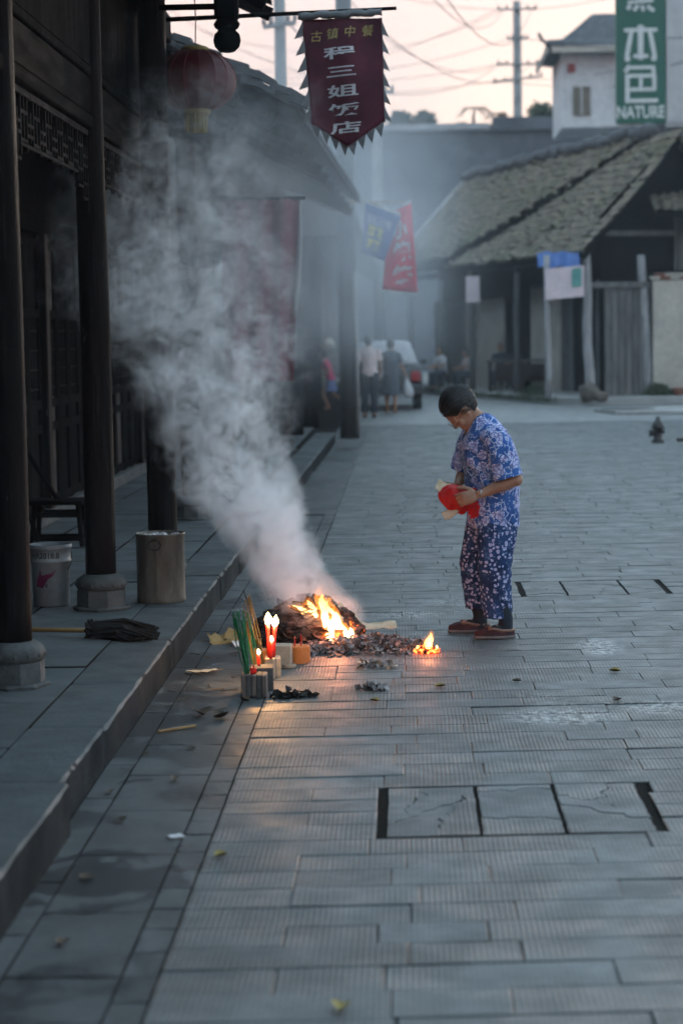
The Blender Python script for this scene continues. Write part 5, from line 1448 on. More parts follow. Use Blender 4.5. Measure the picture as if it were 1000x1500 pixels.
for k in range(26):
    x = r.uniform(-1.18, -.86); y_ = r.uniform(9.1, 11.6)
    a_ = r.uniform(0, 3.1); L = r.uniform(.03, .09)
    tag(MB().tube([(x, y_, .005), (x + L * cos(a_), y_ + L * sin(a_), .006)], .0025, 4).build('straw', 'dry_leaf' if r.random() < .7 else 'bamboo'), 'thin straw among the rubbish along the kerb', 'straw', 'straws by the kerb')
leaf_txt = [(-.93, 9.05, .11, 'large curled dead leaf on the wet gutter below the ribbed brick'), (-.84, 8.98, .09, 'dark leaf beside the large curled leaf'), (-.76, 9.38, .05, 'small dark leaf just in front of the ribbed brick'),
            (-.90, 7.72, .05, 'brown leaf on the middle gutter slab'), (-1.02, 6.3, .06, 'dead leaf on the dark stain in the gutter'), (-.62, 6.55, .05, 'tan leaf at the edge of the grooved paving'),
            (-1.12, 7.5, .04, 'small leaf against the front kerb'), (-1.08, 8.2, .04, 'dark leaf below the short stick'), (-.18, 5.02, .06, 'orange leaf in the nearest paving'),
            (.52, 9.85, .05, 'curled leaf on the paving in front of the woman'), (.15, 9.72, .06, 'yellowish leaf between the ash lump and the curled leaf'), (-.16, 9.35, .05, 'yellow leaf near the lone ash lump'),
            (1.02, 10.1, .06, 'yellow leaf on the pale stained paving'), (-.98, 5.6, .05, 'dead leaf on the nearest gutter slab'), (.95, 9.3, .05, 'small leaf at the pale stain'), (-.9, 8.3, .04, 'torn leaf near the kerb stick'), (-1.02, 7.05, .05, 'blackened leaf in the gutter')]
for i, (x, y_, s, lb) in enumerate(leaf_txt):
    q = random.Random(i); n_ = 6; vs = []; a_ = q.uniform(0, 6); curl = q.uniform(.3, .9)
    for j in range(n_ + 1):
        t = j / n_; w = .42 * sin(pi * t) ** .8 * s + .001
        for k in (-1, 0, 1):
            px, py, pz = (t - .5) * s, k * w, .006 + abs(k) * w * curl + .3 * s * curl * (t - .5) ** 2 * 2
            vs.append((x + px * cos(a_) - py * sin(a_), y_ + px * sin(a_) + py * cos(a_), pz))
    o = MB().add(vs, [(j * 3 + k, j * 3 + k + 1, j * 3 + k + 4, j * 3 + k + 3) for j in range(n_) for k in range(2)]).build('dry_leaf', 'yellow_leaf' if 'yell' in lb or 'tan' in lb or 'orange' in lb else 'dry_leaf', smooth=True)
    tag(o, lb, 'leaf', 'fallen leaves')

# ------------------------------------------------------------------ far right bits
hy_ = thing('fire_hydrant', (3.77, 30.8, 0), 'small dark hydrant standing alone on the paving', 'hydrant')
MB().lathe([(.10, 0), (.10, .03), (.07, .04), (.065, .20), (.10, .21), (.10, .235), (.085, .25), (.075, .29), (.045, .32), (.035, .33), (.035, .38), (.02, .385)], (3.77, 30.8, 0), 16).build('barrel', 'metal_dark', hy_, True)
MB().lathe([(.045, 0), (.045, .05), (.06, .05), (.06, .08)], (3.72, 30.8, .14), 12, (-1, 0, 0)).build('outlet', 'metal_dark', hy_)
MB().lathe([(.03, 0), (.03, .03), (.04, .03), (.04, .045)], (3.82, 30.8, .16), 12, (1, 0, 0)).build('outlet', 'metal_dark', hy_)
MB().tube([(3.99, 30.3, .06), (4.2, 30.2, .06), (4.6, 30.2, .09)], .03, 7).build('pipe', 'metal_dark', None, True)
tag(bpy.data.objects['pipe'], 'dark pipe lying on the ground past the hydrant', 'pipe')
def boulder(x, y_, z, s, label, seed, m_='rock'):
    tag(MB().ellipsoid((x, y_, z + s[2] * .8), s, None, 22, 14, fn=lambda p: p * (1 + .35 * noise.noise(p * 5 + Vector((seed, 0, 0))))).build('boulder', m_), label, 'rock')
boulder(4.1, 45.9, .12, (.24, .2, .22), 'brown stone block at the foot of the middle pale post', 3)
boulder(4.35, 45.8, .12, (.18, .15, .12), 'low dark stone beside the brown block', 4)
bu = MB(); r = random.Random(9)
for k in range(900):
    t = r.random(); p = HP(-.3 + 15 * t, -.98 + r.gauss(0, .06), 0); b = Vector((r.gauss(0, .05), r.gauss(0, .05), r.uniform(.06, .22)))
    w = Vector((r.uniform(-.02, .02), .01, 0)); z = Vector((0, 0, .06))
    bu.add([p + z - w, p + z + w, p + z + b], [(0, 1, 2)])
tag(bu.build('kerb_grass', 'leaf_green', origin=(0, 0, 0)), 'green weeds growing along the pavement kerb', 'grass', kind='stuff')
def bush(x, y_, z, rad, label, seed):
    q = random.Random(seed); mb = MB(); root = thing('bush', (x, y_, z), label, 'bush')
    for k in range(420):
        a_, ph = q.uniform(0, 6.3), q.uniform(0, 1.5); rr = rad * q.random() ** .4
        c_ = Vector((x + rr * cos(a_) * cos(ph), y_ + rr * sin(a_) * cos(ph), z + rr * sin(ph) * .8)); d = Vector((q.gauss(0, 1), q.gauss(0, 1), q.gauss(0, 1))).normalized() * .05; e = d.orthogonal().normalized() * .025
        mb.add([c_ - d, c_ + e, c_ + d, c_ - e], [(0, 1, 2, 3)])
    mb.build('foliage', 'leaf_green', root); MB().tube([(x, y_, z - .05), (x, y_, z + rad * .5)], .02, 5).build('stem', 'bark', root)
bush(3.05, 49.2, .12, .34, 'dark bush on the kerb in front of the timber house', 1)
bush(5.85, 47.7, .15, .36, 'low bush at the corner of the plastered wall', 2)
bush(6.15, 47.9, .15, .22, 'small plant beside the corner bush', 3)
fp = thing('flower_pot', (6.3, 47.5, .15), 'low reddish flower pot in front of the plastered wall', 'pot')
MB().lathe([(.10, .15), (.15, .30), (.165, .30), (.165, .33), (.14, .33), (.13, .27)], (6.3, 47.5, 0), 16, cap=False).build('pot', 'brick_red', fp)
# stall table under the eave
tb = thing('stall_table', (2.9, 53.2, .15), 'long stall table under the mossy eave', 'table')
MB().box((2.95, 53.3, .93), (1.7, .8, .06), -.08, bev=.01).build('table_top', 'grey_wood', tb)
for sx in (-.75, .75):
    for sy in (-.32, .32): MB().box((2.95 + sx, 53.3 + sy, .53), (.07, .07, .76)).build('leg', 'door_wood', tb)
MB().box((3.0, 52.95, .62), (1.35, .04, .45)).build('apron_panel', 'red_wood', tb)

# ------------------------------------------------------------------ the old woman
def fl_blouse():
    m, t = newmat('floral_blouse'); g = N(t); v0 = g.coord()
    w = g.noise(v0, 18, 3, .6); v = g.vmath('ADD', v0, g.vmath('SCALE', g.vmath('SUBTRACT', w.outputs['Color'], (.5, .5, .5)), scale=.030))
    def vor(scale, feat='F1', vec=v):
        n_ = g.n('TexVoronoi', feature=feat); g.l(vec, n_.inputs['Vector']); n_.inputs['Scale'].default_value = scale; return n_
    a = vor(20); b = vor(40); c = vor(26, 'DISTANCE_TO_EDGE')
    base = g.mix(g.ramp(g.noise(v0, 7, 3).outputs[0], .35, .65), (.020, .070, .25), (.034, .115, .38))
    # leaf strokes: thin pale edges of small cells
    lf = g.math('MULTIPLY', g.ramp(c.outputs['Distance'], .075, .035), g.ramp(g.noise(v0, 30, 2).outputs[0], .46, .52))
    col = g.mix(lf, base, (.42, .52, .74))
    dots = g.math('MULTIPLY', g.ramp(b.outputs['Distance'], .20, .13), g.ramp(b.outputs['Color'], .45, .5))
    col = g.mix(dots, col, (.45, .58, .80))
    # lilac blossoms with pale rims and darker veins
    d = a.outputs['Distance']; pick = g.ramp(g.n('SeparateColor').outputs[0], .0, .1)
    sc = g.n('SeparateColor'); g.l(a.outputs['Color'], sc.inputs[0])
    big = g.math('MULTIPLY', g.ramp(d, .57, .53), g.ramp(sc.outputs[0], .20, .24))
    lil = g.mix(g.ramp(d, .05, .5), (.24, .29, .53), (.42, .48, .74))
    col = g.mix(big, col, lil)
    rim = g.math('MULTIPLY', g.math('MULTIPLY', g.ramp(d, .44, .50), g.ramp(d, .58, .54)), g.ramp(sc.outputs[0], .22, .26))
    col = g.mix(g.math('MULTIPLY', rim, g.ramp(g.noise(v0, 60, 2).outputs[0], .45, .55)), col, (.60, .62, .82))
    vein = g.math('MULTIPLY', big, g.ramp(vor(46, 'DISTANCE_TO_EDGE').outputs['Distance'], .11, .05, 0, .85))
    col = g.mix(vein, col, (.06, .06, .24))
    h = g.noise(v0, 120, 2)
    g.out(g.principled(col, .85, g.bump(h.outputs[0], .001), 0, .25, **{'Sheen Weight': .1})); M['floral_blouse'] = m
fl_blouse()
def fl_trousers():
    m, t = newmat('floral_trousers'); g = N(t); v0 = g.coord()
    w = g.noise(v0, 30, 2, .6); v = g.vmath('ADD', v0, g.vmath('SCALE', g.vmath('SUBTRACT', w.outputs['Color'], (.5, .5, .5)), scale=.024))
    def vor(scale, feat='F1'):
        n_ = g.n('TexVoronoi', feature=feat); g.l(v, n_.inputs['Vector']); n_.inputs['Scale'].default_value = scale; return n_
    a = vor(43); b = vor(72); c = vor(46, 'DISTANCE_TO_EDGE')
    base = g.mix(g.ramp(g.noise(v0, 9, 3).outputs[0], .35, .65), (.008, .024, .078), (.018, .056, .16))
    lf = g.math('MULTIPLY', g.ramp(c.outputs['Distance'], .05, .02), g.ramp(g.noise(v0, 24, 2).outputs[0], .54, .60))
    col = g.mix(lf, base, (.14, .22, .40))
    dots = g.ramp(b.outputs['Distance'], .19, .12); sb = g.n('SeparateColor'); g.l(b.outputs['Color'], sb.inputs[0])
    col = g.mix(g.math('MULTIPLY', dots, g.ramp(sb.outputs[1], .35, .4)), col, (.38, .44, .60))
    d = a.outputs['Distance']; sc = g.n('SeparateColor'); g.l(a.outputs['Color'], sc.inputs[0]); on_ = g.ramp(sc.outputs[0], .30, .34)
    pet = g.mix(sc.outputs[1], (.36, .44, .70), (.40, .40, .60))
    col = g.mix(g.math('MULTIPLY', g.ramp(d, .44, .36), on_), col, pet)
    col = g.mix(g.math('MULTIPLY', g.math('MULTIPLY', g.ramp(d, .17, .14), g.ramp(d, .04, .08, 0, .6)), on_), col, (.10, .07, .20))
    g.out(g.principled(col, .9, g.bump(g.noise(v0, 120, 2).outputs[0], .001), 0, .25)); M['floral_trousers'] = m
fl_trousers()
def skin():
    m, t = newmat('skin'); g = N(t); v = g.coord(); a = g.noise(v, 12, 5, .6); b = g.noise(v, 90, 4, .65)
    col = g.mix(g.ramp(a.outputs[0], .35, .65), (.36, .205, .135), (.27, .14, .09)); col = g.mix(g.ramp(b.outputs[0], .45, .7, 0, .35), col, (.17, .085, .055))
    g.out(g.principled(col, .52, g.bump(b.outputs[0], .0012), 0, .4, **{'Subsurface Weight': .12, 'Subsurface Radius': (.02, .008, .004)})); M['skin'] = m
skin()

FW = Vector((-.966, -.259, 0)); LF = Vector((.259, -.966, 0)); UPZ = Vector((0, 0, 1))
def ring(c, a, b, n=28, f=FW, l=LF, tilt=0.0, k=None):
    c = Vector(c); out = []
    for i in range(n):
        t = 2 * pi * i / n; ca, sa = cos(t), sin(t)
        p = f * (a * ca) + l * (b * sa) + UPZ * (tilt * ca)
        if k: p *= 1 + k(t)
        out.append(c + p)
    return out
woman_base = Vector((.44, 11.42, 0))
bodyb = MB()
# head
hang = radians(59)
hf = FW * cos(hang) - UPZ * sin(hang); hu = FW * sin(hang) + UPZ * cos(hang); hl = hu.cross(hf)
HR = Matrix((hf, hl, hu)).transposed(); HCn = Vector((.300, 11.38, 1.272))
def hp(x, y, z): return HCn + HR @ Vector((x, y, z))
def he(mb, c, r, nu=18, nv=12, fn=None): mb.ellipsoid(hp(*c), r, HR, nu, nv, fn)
he(bodyb, (-.012, 0, .018), (.095, .076, .094), 28, 18)
he(bodyb, (.018, 0, -.035), (.070, .060, .082), 24, 16)
he(bodyb, (.028, 0, -.068), (.058, .050, .050)); he(bodyb, (.066, 0, -.098), (.024, .026, .020))
he(bodyb, (.083, 0, -.012), (.012, .010, .028)); he(bodyb, (.097, 0, -.030), (.013, .014, .012))
for s in (-1, 1):
    he(bodyb, (.090, s * .012, -.034), (.009, .009, .008)); he(bodyb, (.060, s * .036, -.034), (.024, .024, .022))
    he(bodyb, (.070, s * .030, .016), (.016, .026, .010)); he(bodyb, (-.004, s * .076, -.012), (.017, .008, .031)); he(bodyb, (.004, s * .079, -.034), (.010, .008, .012))
    he(bodyb, (.072, s * .028, -.003), (.012, .015, .010))
he(bodyb, (.080, 0, -.064), (.010, .022, .006)); he(bodyb, (.079, 0, -.075), (.010, .020, .007))
# neck and trunk
bodyb.tube([hp(-.02, 0, -.03), (.365, 11.40, 1.235), (.415, 11.415, 1.19), (.43, 11.42, 1.12)], [.056, .054, .062, .085], 16)
bodyb.loft([ring((.475, 11.42, .62), .10, .14), ring((.475, 11.42, .85), .11, .14), ring((.445, 11.42, 1.03), .115, .15), ring((.430, 11.42, 1.13), .098, .155), ring((.415, 11.42, 1.185), .072, .105), ring((.40, 11.415, 1.215), .05, .06)])
# arms
SH, EL, WR = Vector((.490, 11.250, 1.120)), Vector((.592, 11.205, .890)), Vector((.388, 11.190, .806))
bodyb.tube([SH, SH.lerp(EL, .5), EL, EL + Vector((-.01, 0, -.004))], [.050, .044, .037, .034], 14)
bodyb.tube([EL + Vector((.012, 0, .004)), EL.lerp(WR, .25), EL.lerp(WR, .55), EL.lerp(WR, .85), WR], [.036, .039, .033, .025, .023], 14)
bodyb.ellipsoid(EL + Vector((.008, 0, -.002)), (.036, .036, .038))
SF, EF, WF = Vector((.395, 11.590, 1.120)), Vector((.325, 11.600, .905)), Vector((.285, 11.47, .835))
bodyb.tube([SF, SF.lerp(EF, .5), EF], [.050, .044, .036], 12)
bodyb.tube([EF, EF.lerp(WF, .4), WF], [.036, .034, .023], 12)
def hand(mb, w, d, n_, spread=1.0, curl=(.35, .75, .7), size=1.0, thumb=1):
    d = Vector(d).normalized(); n_ = Vector(n_); n_ = (n_ - d * n_.dot(d)).normalized(); s = d.cross(n_)
    w = Vector(w); R = Matrix((d, s, n_)).transposed()
    mb.ellipsoid(w + d * .046 * size, (.050 * size, .039 * size, .017 * size), R, 16, 10)
    mb.ellipsoid(w + d * .065 * size + n_ * .001, (.030 * size, .040 * size, .014 * size), R, 16, 10)
    for k, (off, L) in enumerate(((-.030, .070), (-.010, .079), (.010, .074), (.029, .058))):
        p = w + d * .078 * size + s * off * size * spread; ang = 0; path = [p - d * .02]; seg = L * size
        for j, f_ in enumerate((.45, .32, .23)):
            path.append(p); ang += curl[j] + .06 * k; q = d * cos(ang) + n_ * sin(ang) + s * off * .8
            p = p + q.normalized() * seg * f_
        path.append(p); mb.tube(path, [.0095 * size, .0098 * size, .0088 * size, .0082 * size, .0066 * size], 9)
        mb.ellipsoid(p, (.0067 * size,) * 3, None, 8, 6)
    p = w + d * .022 * size - s * .030 * size * thumb + n_ * .004; path = [w + d * .012 - s * .012 * thumb, p]
    for ang, L in ((.75, .036), (.45, .030), (.15, .024)):
        p = p + (d * cos(ang) - s * sin(ang) * thumb + n_ * .30).normalized() * L * size; path.append(p)
    mb.tube(path, [.014 * size, .0135 * size, .0115 * size, .0105 * size, .0080 * size], 9); mb.ellipsoid(p, (.008 * size,) * 3, None, 8, 6)
hand(bodyb, WR, (-.93, .06, -.22), (-.25, .92, -.28), thumb=1)
hand(bodyb, WF, (-.60, -.55, -.35), (-.35, -.75, .2), thumb=-1)
# legs down to the feet
ANN, ANF = Vector((.540, 11.300, .085)), Vector((.408, 11.535, .085))
for hip, kn, an, toe in (((.505, 11.33, .66), (.478, 11.31, .39), ANN, (.40, 11.279, .03)), ((.45, 11.51, .66), (.392, 11.52, .39), ANF, (.265, 11.523, .03))):
    bodyb.tube([hip, kn, Vector(kn).lerp(an, .35), an, an - Vector((0, 0, .03))], [.085, .055, .050, .034, .036], 14)
    bodyb.tube([an - Vector((-.02, 0, .035)), Vector(an).lerp(Vector(toe), .5) - Vector((0, 0, .012)), toe], [.030, .030, .018], 12)
body = obj_from(remeshed(bodyb, .0042, 2), 'person', 'skin', None, woman_base)
tag(body, 'old woman in blue floral clothes bowing over a red bag by the fire', 'person')

# blouse
bl = MB()
def wr(seed, amp): return lambda t: amp * noise.noise(Vector((cos(t) * 2.2, sin(t) * 2.2, seed)))
bl.loft([ring((.478, 11.42, .612), .142, .185, tilt=.008, k=wr(0, .07)), ring((.480, 11.42, .66), .146, .187, k=wr(.5, .07)), ring((.480, 11.42, .74), .147, .186, k=wr(1, .06)), ring((.475, 11.42, .83), .142, .178, k=wr(1.6, .06)),
         ring((.462, 11.42, .92), .140, .176, k=wr(2.2, .05)), ring((.446, 11.42, 1.00), .142, .182, k=wr(2.8, .04)), ring((.438, 11.42, 1.07), .140, .190, k=wr(3.2, .03)), ring((.440, 11.42, 1.13), .122, .188), ring((.438, 11.42, 1.18), .095, .155), ring((.425, 11.42, 1.225), .070, .100), ring((.405, 11.415, 1.25), .062, .072)])
HEM = Vector((.553, 11.215, .905))
bl.tube([(.462, 11.30, 1.125), SH + Vector((.0, -.004, -.004)), SH.lerp(HEM, .35) + Vector((.012, -.006, 0)), SH.lerp(HEM, .7) + Vector((.006, -.006, 0)), HEM, HEM + Vector((.008, -.001, -.022))], [.078, .082, .083, .082, .083, .083], 24)
bl.tube([(.42, 11.54, 1.125), SF, SF.lerp(EF, .4) + Vector((-.012, 0, 0)), SF.lerp(EF, .75) + Vector((-.008, 0, 0)), EF + Vector((.004, 0, .022)), EF + Vector((0, 0, .004))], [.075, .076, .076, .076, .077, .077], 20)
def folds(p):
    a = noise.noise(Vector((p.x * 9, p.y * 9, p.z * 4))) * .010 + noise.noise(Vector((p.x * 22 + p.z * 14, p.y * 20, p.z * 16))) * .0065
    a += .006 * sin((p.z * 1.0 + p.x * 1.6) * 42 + 5 * noise.noise(p * 6)) * max(0, 1 - abs(p.z - .84) / .12)
    return a
def displaced(me, fn):
    me.update(); nrm = [v.normal.copy() for v in me.vertices]
    for v, n_ in zip(me.vertices, nrm): v.co += n_ * fn(v.co)
    me.update()
def blouse_keep(p):
    # open neckline: round at the back, a V down the chest
    q = p - Vector((.395, 11.412, 1.235)); f_ = q.dot(FW); l_ = q.dot(LF)
    if q.length < .075: return False
    if p.z > 1.248: return False
    depth = (1.21 - p.z)
    if f_ > .0 and -.05 < depth < .105 and abs(l_) < .062 * (1 - depth / .105): return False
    if p.z < .614: return False
    d = (EL - SH).normalized()
    if (p - HEM).length < .14 and (p - HEM).dot(Vector((.27, -.06, -.96))) > .012 and p.y < 11.31 and p.x > .46 and p.z < .93 and ((p - Vector((.478, 11.42, p.z))).dot(LF) > .188): return False
    return True
me = remeshed(bl, .0062, 3, None, 'blouse'); displaced(me, folds)
bm = bmesh.new(); bm.from_mesh(me); bmesh.ops.delete(bm, geom=[v for v in bm.verts if not blouse_keep(v.co)], context='VERTS'); bm.to_mesh(me); bm.free(); me.shade_smooth()
bo = obj_from(me, 'blouse', 'floral_blouse', body)
sd_ = bo.modifiers.new('cloth', 'SOLIDIFY'); sd_.thickness = .003; sd_.offset = -1
# trousers
tr = MB()
n26 = 26
def leg_rings(pts): return [ring(c, a, b, n26) for c, a, b in pts]
tr.loft(leg_rings([((.495, 11.32, .105), .080, .078), ((.492, 11.318, .20), .086, .080), ((.485, 11.315, .32), .092, .083), ((.484, 11.315, .42), .100, .088), ((.492, 11.325, .53), .108, .095), ((.500, 11.34, .62), .108, .100), ((.495, 11.36, .70), .10, .10)]))
tr.loft(leg_rings([((.395, 11.530, .130), .066, .070), ((.392, 11.528, .22), .076, .074), ((.386, 11.525, .32), .084, .078), ((.392, 11.52, .42), .096, .085), ((.415, 11.515, .53), .104, .092), ((.44, 11.505, .62), .108, .10), ((.455, 11.49, .70), .10, .10)]))
tr.loft([ring((.472, 11.42, .56), .10, .13), ring((.474, 11.42, .64), .125, .165), ring((.476, 11.42, .74), .12, .16)])
me = remeshed(tr, .0065, 3, None, 'trousers')
displaced(me, lambda p: .012 * noise.noise(Vector((p.x * 8, p.y * 8, p.z * 3.5))) + .005 * noise.noise(Vector((p.x * 22, p.y * 22, p.z * 12))) + .004 * sin(p.z * 60 + 6 * noise.noise(p * 7)) * max(0, 1 - abs(p.z - .40) / .12))
bm = bmesh.new(); bm.from_mesh(me); bmesh.ops.delete(bm, geom=[v for v in bm.verts if v.co.z < (.112 if v.co.x - (v.co.y - 11.42) * .45 > .44 else .136)], context='VERTS'); bm.to_mesh(me); bm.free(); me.shade_smooth()
to = obj_from(me, 'trousers', 'floral_trousers', body)
sd_ = to.modifiers.new('cloth', 'SOLIDIFY'); sd_.thickness = .003; sd_.offset = -1
# socks and cloth shoes
for an, toe, heel in ((ANN, Vector((.362, 11.270, 0)), Vector((.594, 11.308, 0))), (ANF, Vector((.222, 11.522, 0)), Vector((.462, 11.545, 0)))):
    an = Vector(an); ax = (toe - heel).normalized(); sd = Vector((-ax.y, ax.x, 0)); L = (toe - heel).length
    sk = MB(); sk.tube([an + Vector((-.034, 0, .16)), an + Vector((0, 0, .02)), an - Vector((0, 0, .03)), an - Vector((0, 0, .055))], [.046, .041, .040, .043], 16)
    sk.tube([an - Vector((-.02, 0, .048)), an + ax * .07 - Vector((0, 0, .045)), an + ax * .125 - Vector((0, 0, .06))], [.036, .036, .022], 14)
    obj_from(remeshed(sk, .006, 3, None, 'sock'), 'sock', 'sock', body)
    def outline(z, w, ins=0.0):
        out = []
        for i in range(28):
            t = 2 * pi * i / 28; u = (1 - cos(t)) / 2; s_ = sin(t)
            wid = (.036 + .010 * sin(pi * min(1, u * 1.25)) - .004 * (u > .9)) * w * abs(s_) ** .55 * (1 if s_ >= 0 else -1)
            out.append(heel + ax * (ins + (L - 2 * ins) * u) + sd * wid + Vector((0, 0, z)))
        return out
    sh = MB().loft([outline(.002, .98, .002), outline(.006, 1.04), outline(.016, 1.04), outline(.018, .99, .003)]).build('shoe_sole', 'shoe_sole', body, True)
    up = MB(); rr = []
    for z, w, ins in ((.016, .98, .004), (.030, 1.0, .003), (.046, .90, .006)): rr.append(outline(z, w, ins))
    # toe cap slopes down, sides stay low
    for j in range(3):
        for i in range(28):
            u = (1 - cos(2 * pi * i / 28)) / 2
            if j == 2: rr[j][i].z = .044 + .006 * u - .012 * max(0, u - .8) * 5
    up.loft(rr, cap=False)
    # vamp over the front third
    us = []
    for k in range(9):
        u = .62 + .38 * k / 8; row_ = []
        for j in range(9):
            s_ = -1 + 2 * j / 8; wid = (.036 + .010 * sin(pi * min(1, u * 1.25))) * .92 * (1 - ((k / 8) ** 4)) ; row_.append(heel + ax * (.004 + (L - .012) * u) + sd * wid * s_ + Vector((0, 0, .045 + .020 * (1 - s_ * s_) * (1 - .55 * (k / 8) ** 1.5) - .012 * (k / 8) ** 3)))
        us.append(row_)
    up.add([p for row_ in us for p in row_], [(k * 9 + j, k * 9 + j + 1, (k + 1) * 9 + j + 1, (k + 1) * 9 + j) for k in range(8) for j in range(8)])
    uo = up.build('shoe_upper', 'shoe_red', body, True)
    tr_ = MB(); path = [heel + ax * (.004 + (L - .01) * u) + sd * (.040 * s_) + Vector((0, 0, .046 + .012 * (u > .5))) for s_, us_ in ((1, (.70, .55, .35, .15)), (0, (.0,)), (-1, (.15, .35, .55, .70))) for u in us_]
    tr_.tube(path, .0055, 7, flat=1.5); tr_.build('shoe_trim', 'shoe_trim', uo, True)
# hair, combed back and short
vs = []; fs = []; nu, nv = 72, 40; idx = {}
hm = MB()
for i in range(nv + 1):
    th_ = pi * (i + .001) / nv * .998 + .001
    for k in range(nu):
        ph = 2 * pi * k / nu; d = Vector((sin(th_) * cos(ph), sin(th_) * sin(ph), cos(th_)))
        strand = .0035 * noise.noise(Vector((ph * 9, th_ * 2.2, 1.7))) + .0045 * noise.noise(Vector((d.y * 7, d.z * 7, d.x * 3)))
        c_ = Vector((-.018, 0, .020)); p = c_ + Vector((d.x * (.106 + strand), d.y * (.087 + strand), d.z * (.104 + strand)))
        ok = p.x < .048 + .72 * p.z and p.z > -.088 + .02 * abs(d.y) and not (abs(p.y) > .052 and p.x > -.026 and p.z < .008)
        idx[(i, k)] = len(vs) if ok else None
        if ok: vs.append(hp(*p))
for i in range(nv):
    for k in range(nu):
        q = [idx[(i, k)], idx[(i + 1, k)], idx[(i + 1, (k + 1) % nu)], idx[(i, (k + 1) % nu)]]
        if None not in q: fs.append(tuple(q))
ho = MB().add(vs, fs).build('hair', 'hair', body, True)
so = ho.modifiers.new('shell', 'SOLIDIFY'); so.thickness = .014; so.offset = -1
# wisps along the edge
ws = MB(); wg = MB(); r = random.Random(2)
for k in range(1100):
    ph = r.uniform(0, 2 * pi); th_ = r.uniform(.1, 2.1); d = Vector((sin(th_) * cos(ph), sin(th_) * sin(ph), cos(th_)))
    p = Vector((-.018 + d.x * .108, d.y * .089, .020 + d.z * .106)); 
    if p.x > .036 + .72 * p.z or p.z < -.07: continue
    tang = Vector((-1, .25 * d.y, -.5)); tang = (tang - d * tang.dot(d)).normalized()
    q = p + tang * .040 - d * .004; mid = p + tang * .020 + d * r.uniform(.0, .003)
    (wg if r.random() < .22 else ws).tube([hp(*p), hp(*mid), hp(*q)], [.0006, .0012, .0004], 3)
ws.build('hair_strands', 'hair', ho)
wg.build('grey_highlight_strands', 'hair_grey_highlight', ho)
# spectacles
gl = MB()
for s in (-1, 1):
    gl.tube([hp(.102, s * .030 + .021 * cos(2 * pi * k / 16), -.008 + .017 * sin(2 * pi * k / 16)) for k in range(17)], .0016, 5)
    gl.tube([hp(.102, s * .050, -.004), hp(.06, s * .074, -.002), hp(.005, s * .082, .0)], .0014, 5)
gl.tube([hp(.102, -.010, -.006), hp(.106, 0, -.003), hp(.102, .010, -.006)], .0014, 5)
gl.build('spectacles', 'steel', body)
# bracelet
tag(MB().tube([WR + (EL - WR).normalized() * .022 + (Vector((.1, .9, -.35)) * cos(a) + Vector((.35, .2, .9)) * sin(a)).normalized() * .029 for a in (2 * pi * k / 18 for k in range(19))], .0032, 6).build('bracelet', 'steel', None, True), 'metal bracelet on the wrist of the old woman', 'bracelet')

# red plastic bag with joss paper held in front
m, t = newmat('red_plastic'); g = N(t); v = g.coord(); a = g.noise(v, 16, 5, .6, 1.5)
tl_ = g.n('BsdfTranslucent'); tl_.inputs[0].default_value = (.75, .02, .02, 1)
mx = g.n('MixShader'); mx.inputs[0].default_value = .35
g.l(g.principled(g.mix(g.ramp(a.outputs[0], .35, .65), (.68, .012, .014), (.48, .008, .012)), .38, g.bump(a.outputs[0], .012), 0, .5), mx.inputs[1]); g.l(tl_.outputs[0], mx.inputs[2]); g.out(mx.outputs[0]); M['red_plastic'] = m
bag = thing('red_bag', (.27, 11.30, .70), 'crumpled red plastic bag held in the hands of the old woman', 'bag')
rings = []
path = [((.352, .842), .020), ((.338, .846), .046), ((.312, .842), .066), ((.288, .826), .078), ((.272, .800), .086), ((.264, .772), .080), ((.268, .745), .066), ((.276, .722), .052), ((.282, .705), .034), ((.284, .698), .010)]
for (c_, rad) in path:
    rg_ = []
    for k in range(40):
        a_ = 2 * pi * k / 40; q = Vector((cos(a_), sin(a_), 0))
        w = 1 + -.34 * (abs(noise.noise(Vector((q.x * 2.6, q.y * 2.6, c_[1] * 18)))) - .2) + .20 * noise.noise(Vector((q.x * 4, q.y * 4, c_[1] * 30)))
        rg_.append(Vector((c_[0] + rad * 1.12 * w * q.x, 11.30 + rad * .75 * w * q.y, c_[1] + .020 * noise.noise(Vector((q.x * 2, q.y * 2, c_[0] * 30))) + .35 * rad * q.x * -.6)))
    rings.append(rg_)
o = MB().loft(rings).build('bag_film', 'red_plastic', bag, True)
s_ = o.modifiers.new('sub', 'SUBSURF'); s_.levels = 1; s_.render_levels = 1
hm_ = MB(); r = random.Random(5)
for k in range(3):
    c_ = Vector((.335 + .012 * k, 11.255, .77 - .02 * k))
    hm_.add([c_, c_ + Vector((.05, .01, .02)), c_ + Vector((.035, .02, -.05)), c_ + Vector((-.01, .015, -.06))], [(0, 1, 2, 3)])
hm_.build('bag_flap', 'red_plastic', bag)
jp = thing('joss_paper', (.21, 11.32, .80), 'pale joss paper sticking out of the top of the red bag', 'paper')
for k in range(5):
    sheet_paper('sheet', (.205 + .006 * k, 11.315 + .012 * k, .843 - .004 * k), .085, .07, RY(.45 + .12 * k) @ RX(.9 - .1 * k) @ RZ(.3 * k), 'pale_paper', jp, .25, 30 + k)
jp2 = thing('joss_paper', (.235, 11.28, .68), 'orange lit joss paper sticking out of the bottom of the red bag', 'paper')
for k in range(4):
    sheet_paper('sheet', (.238 + .006 * k, 11.275 + .01 * k, .705 + .003 * k), .085, .055, RY(-.55 - .06 * k) @ RX(.8 + .1 * k), 'pale_paper', jp2, .2, 40 + k)

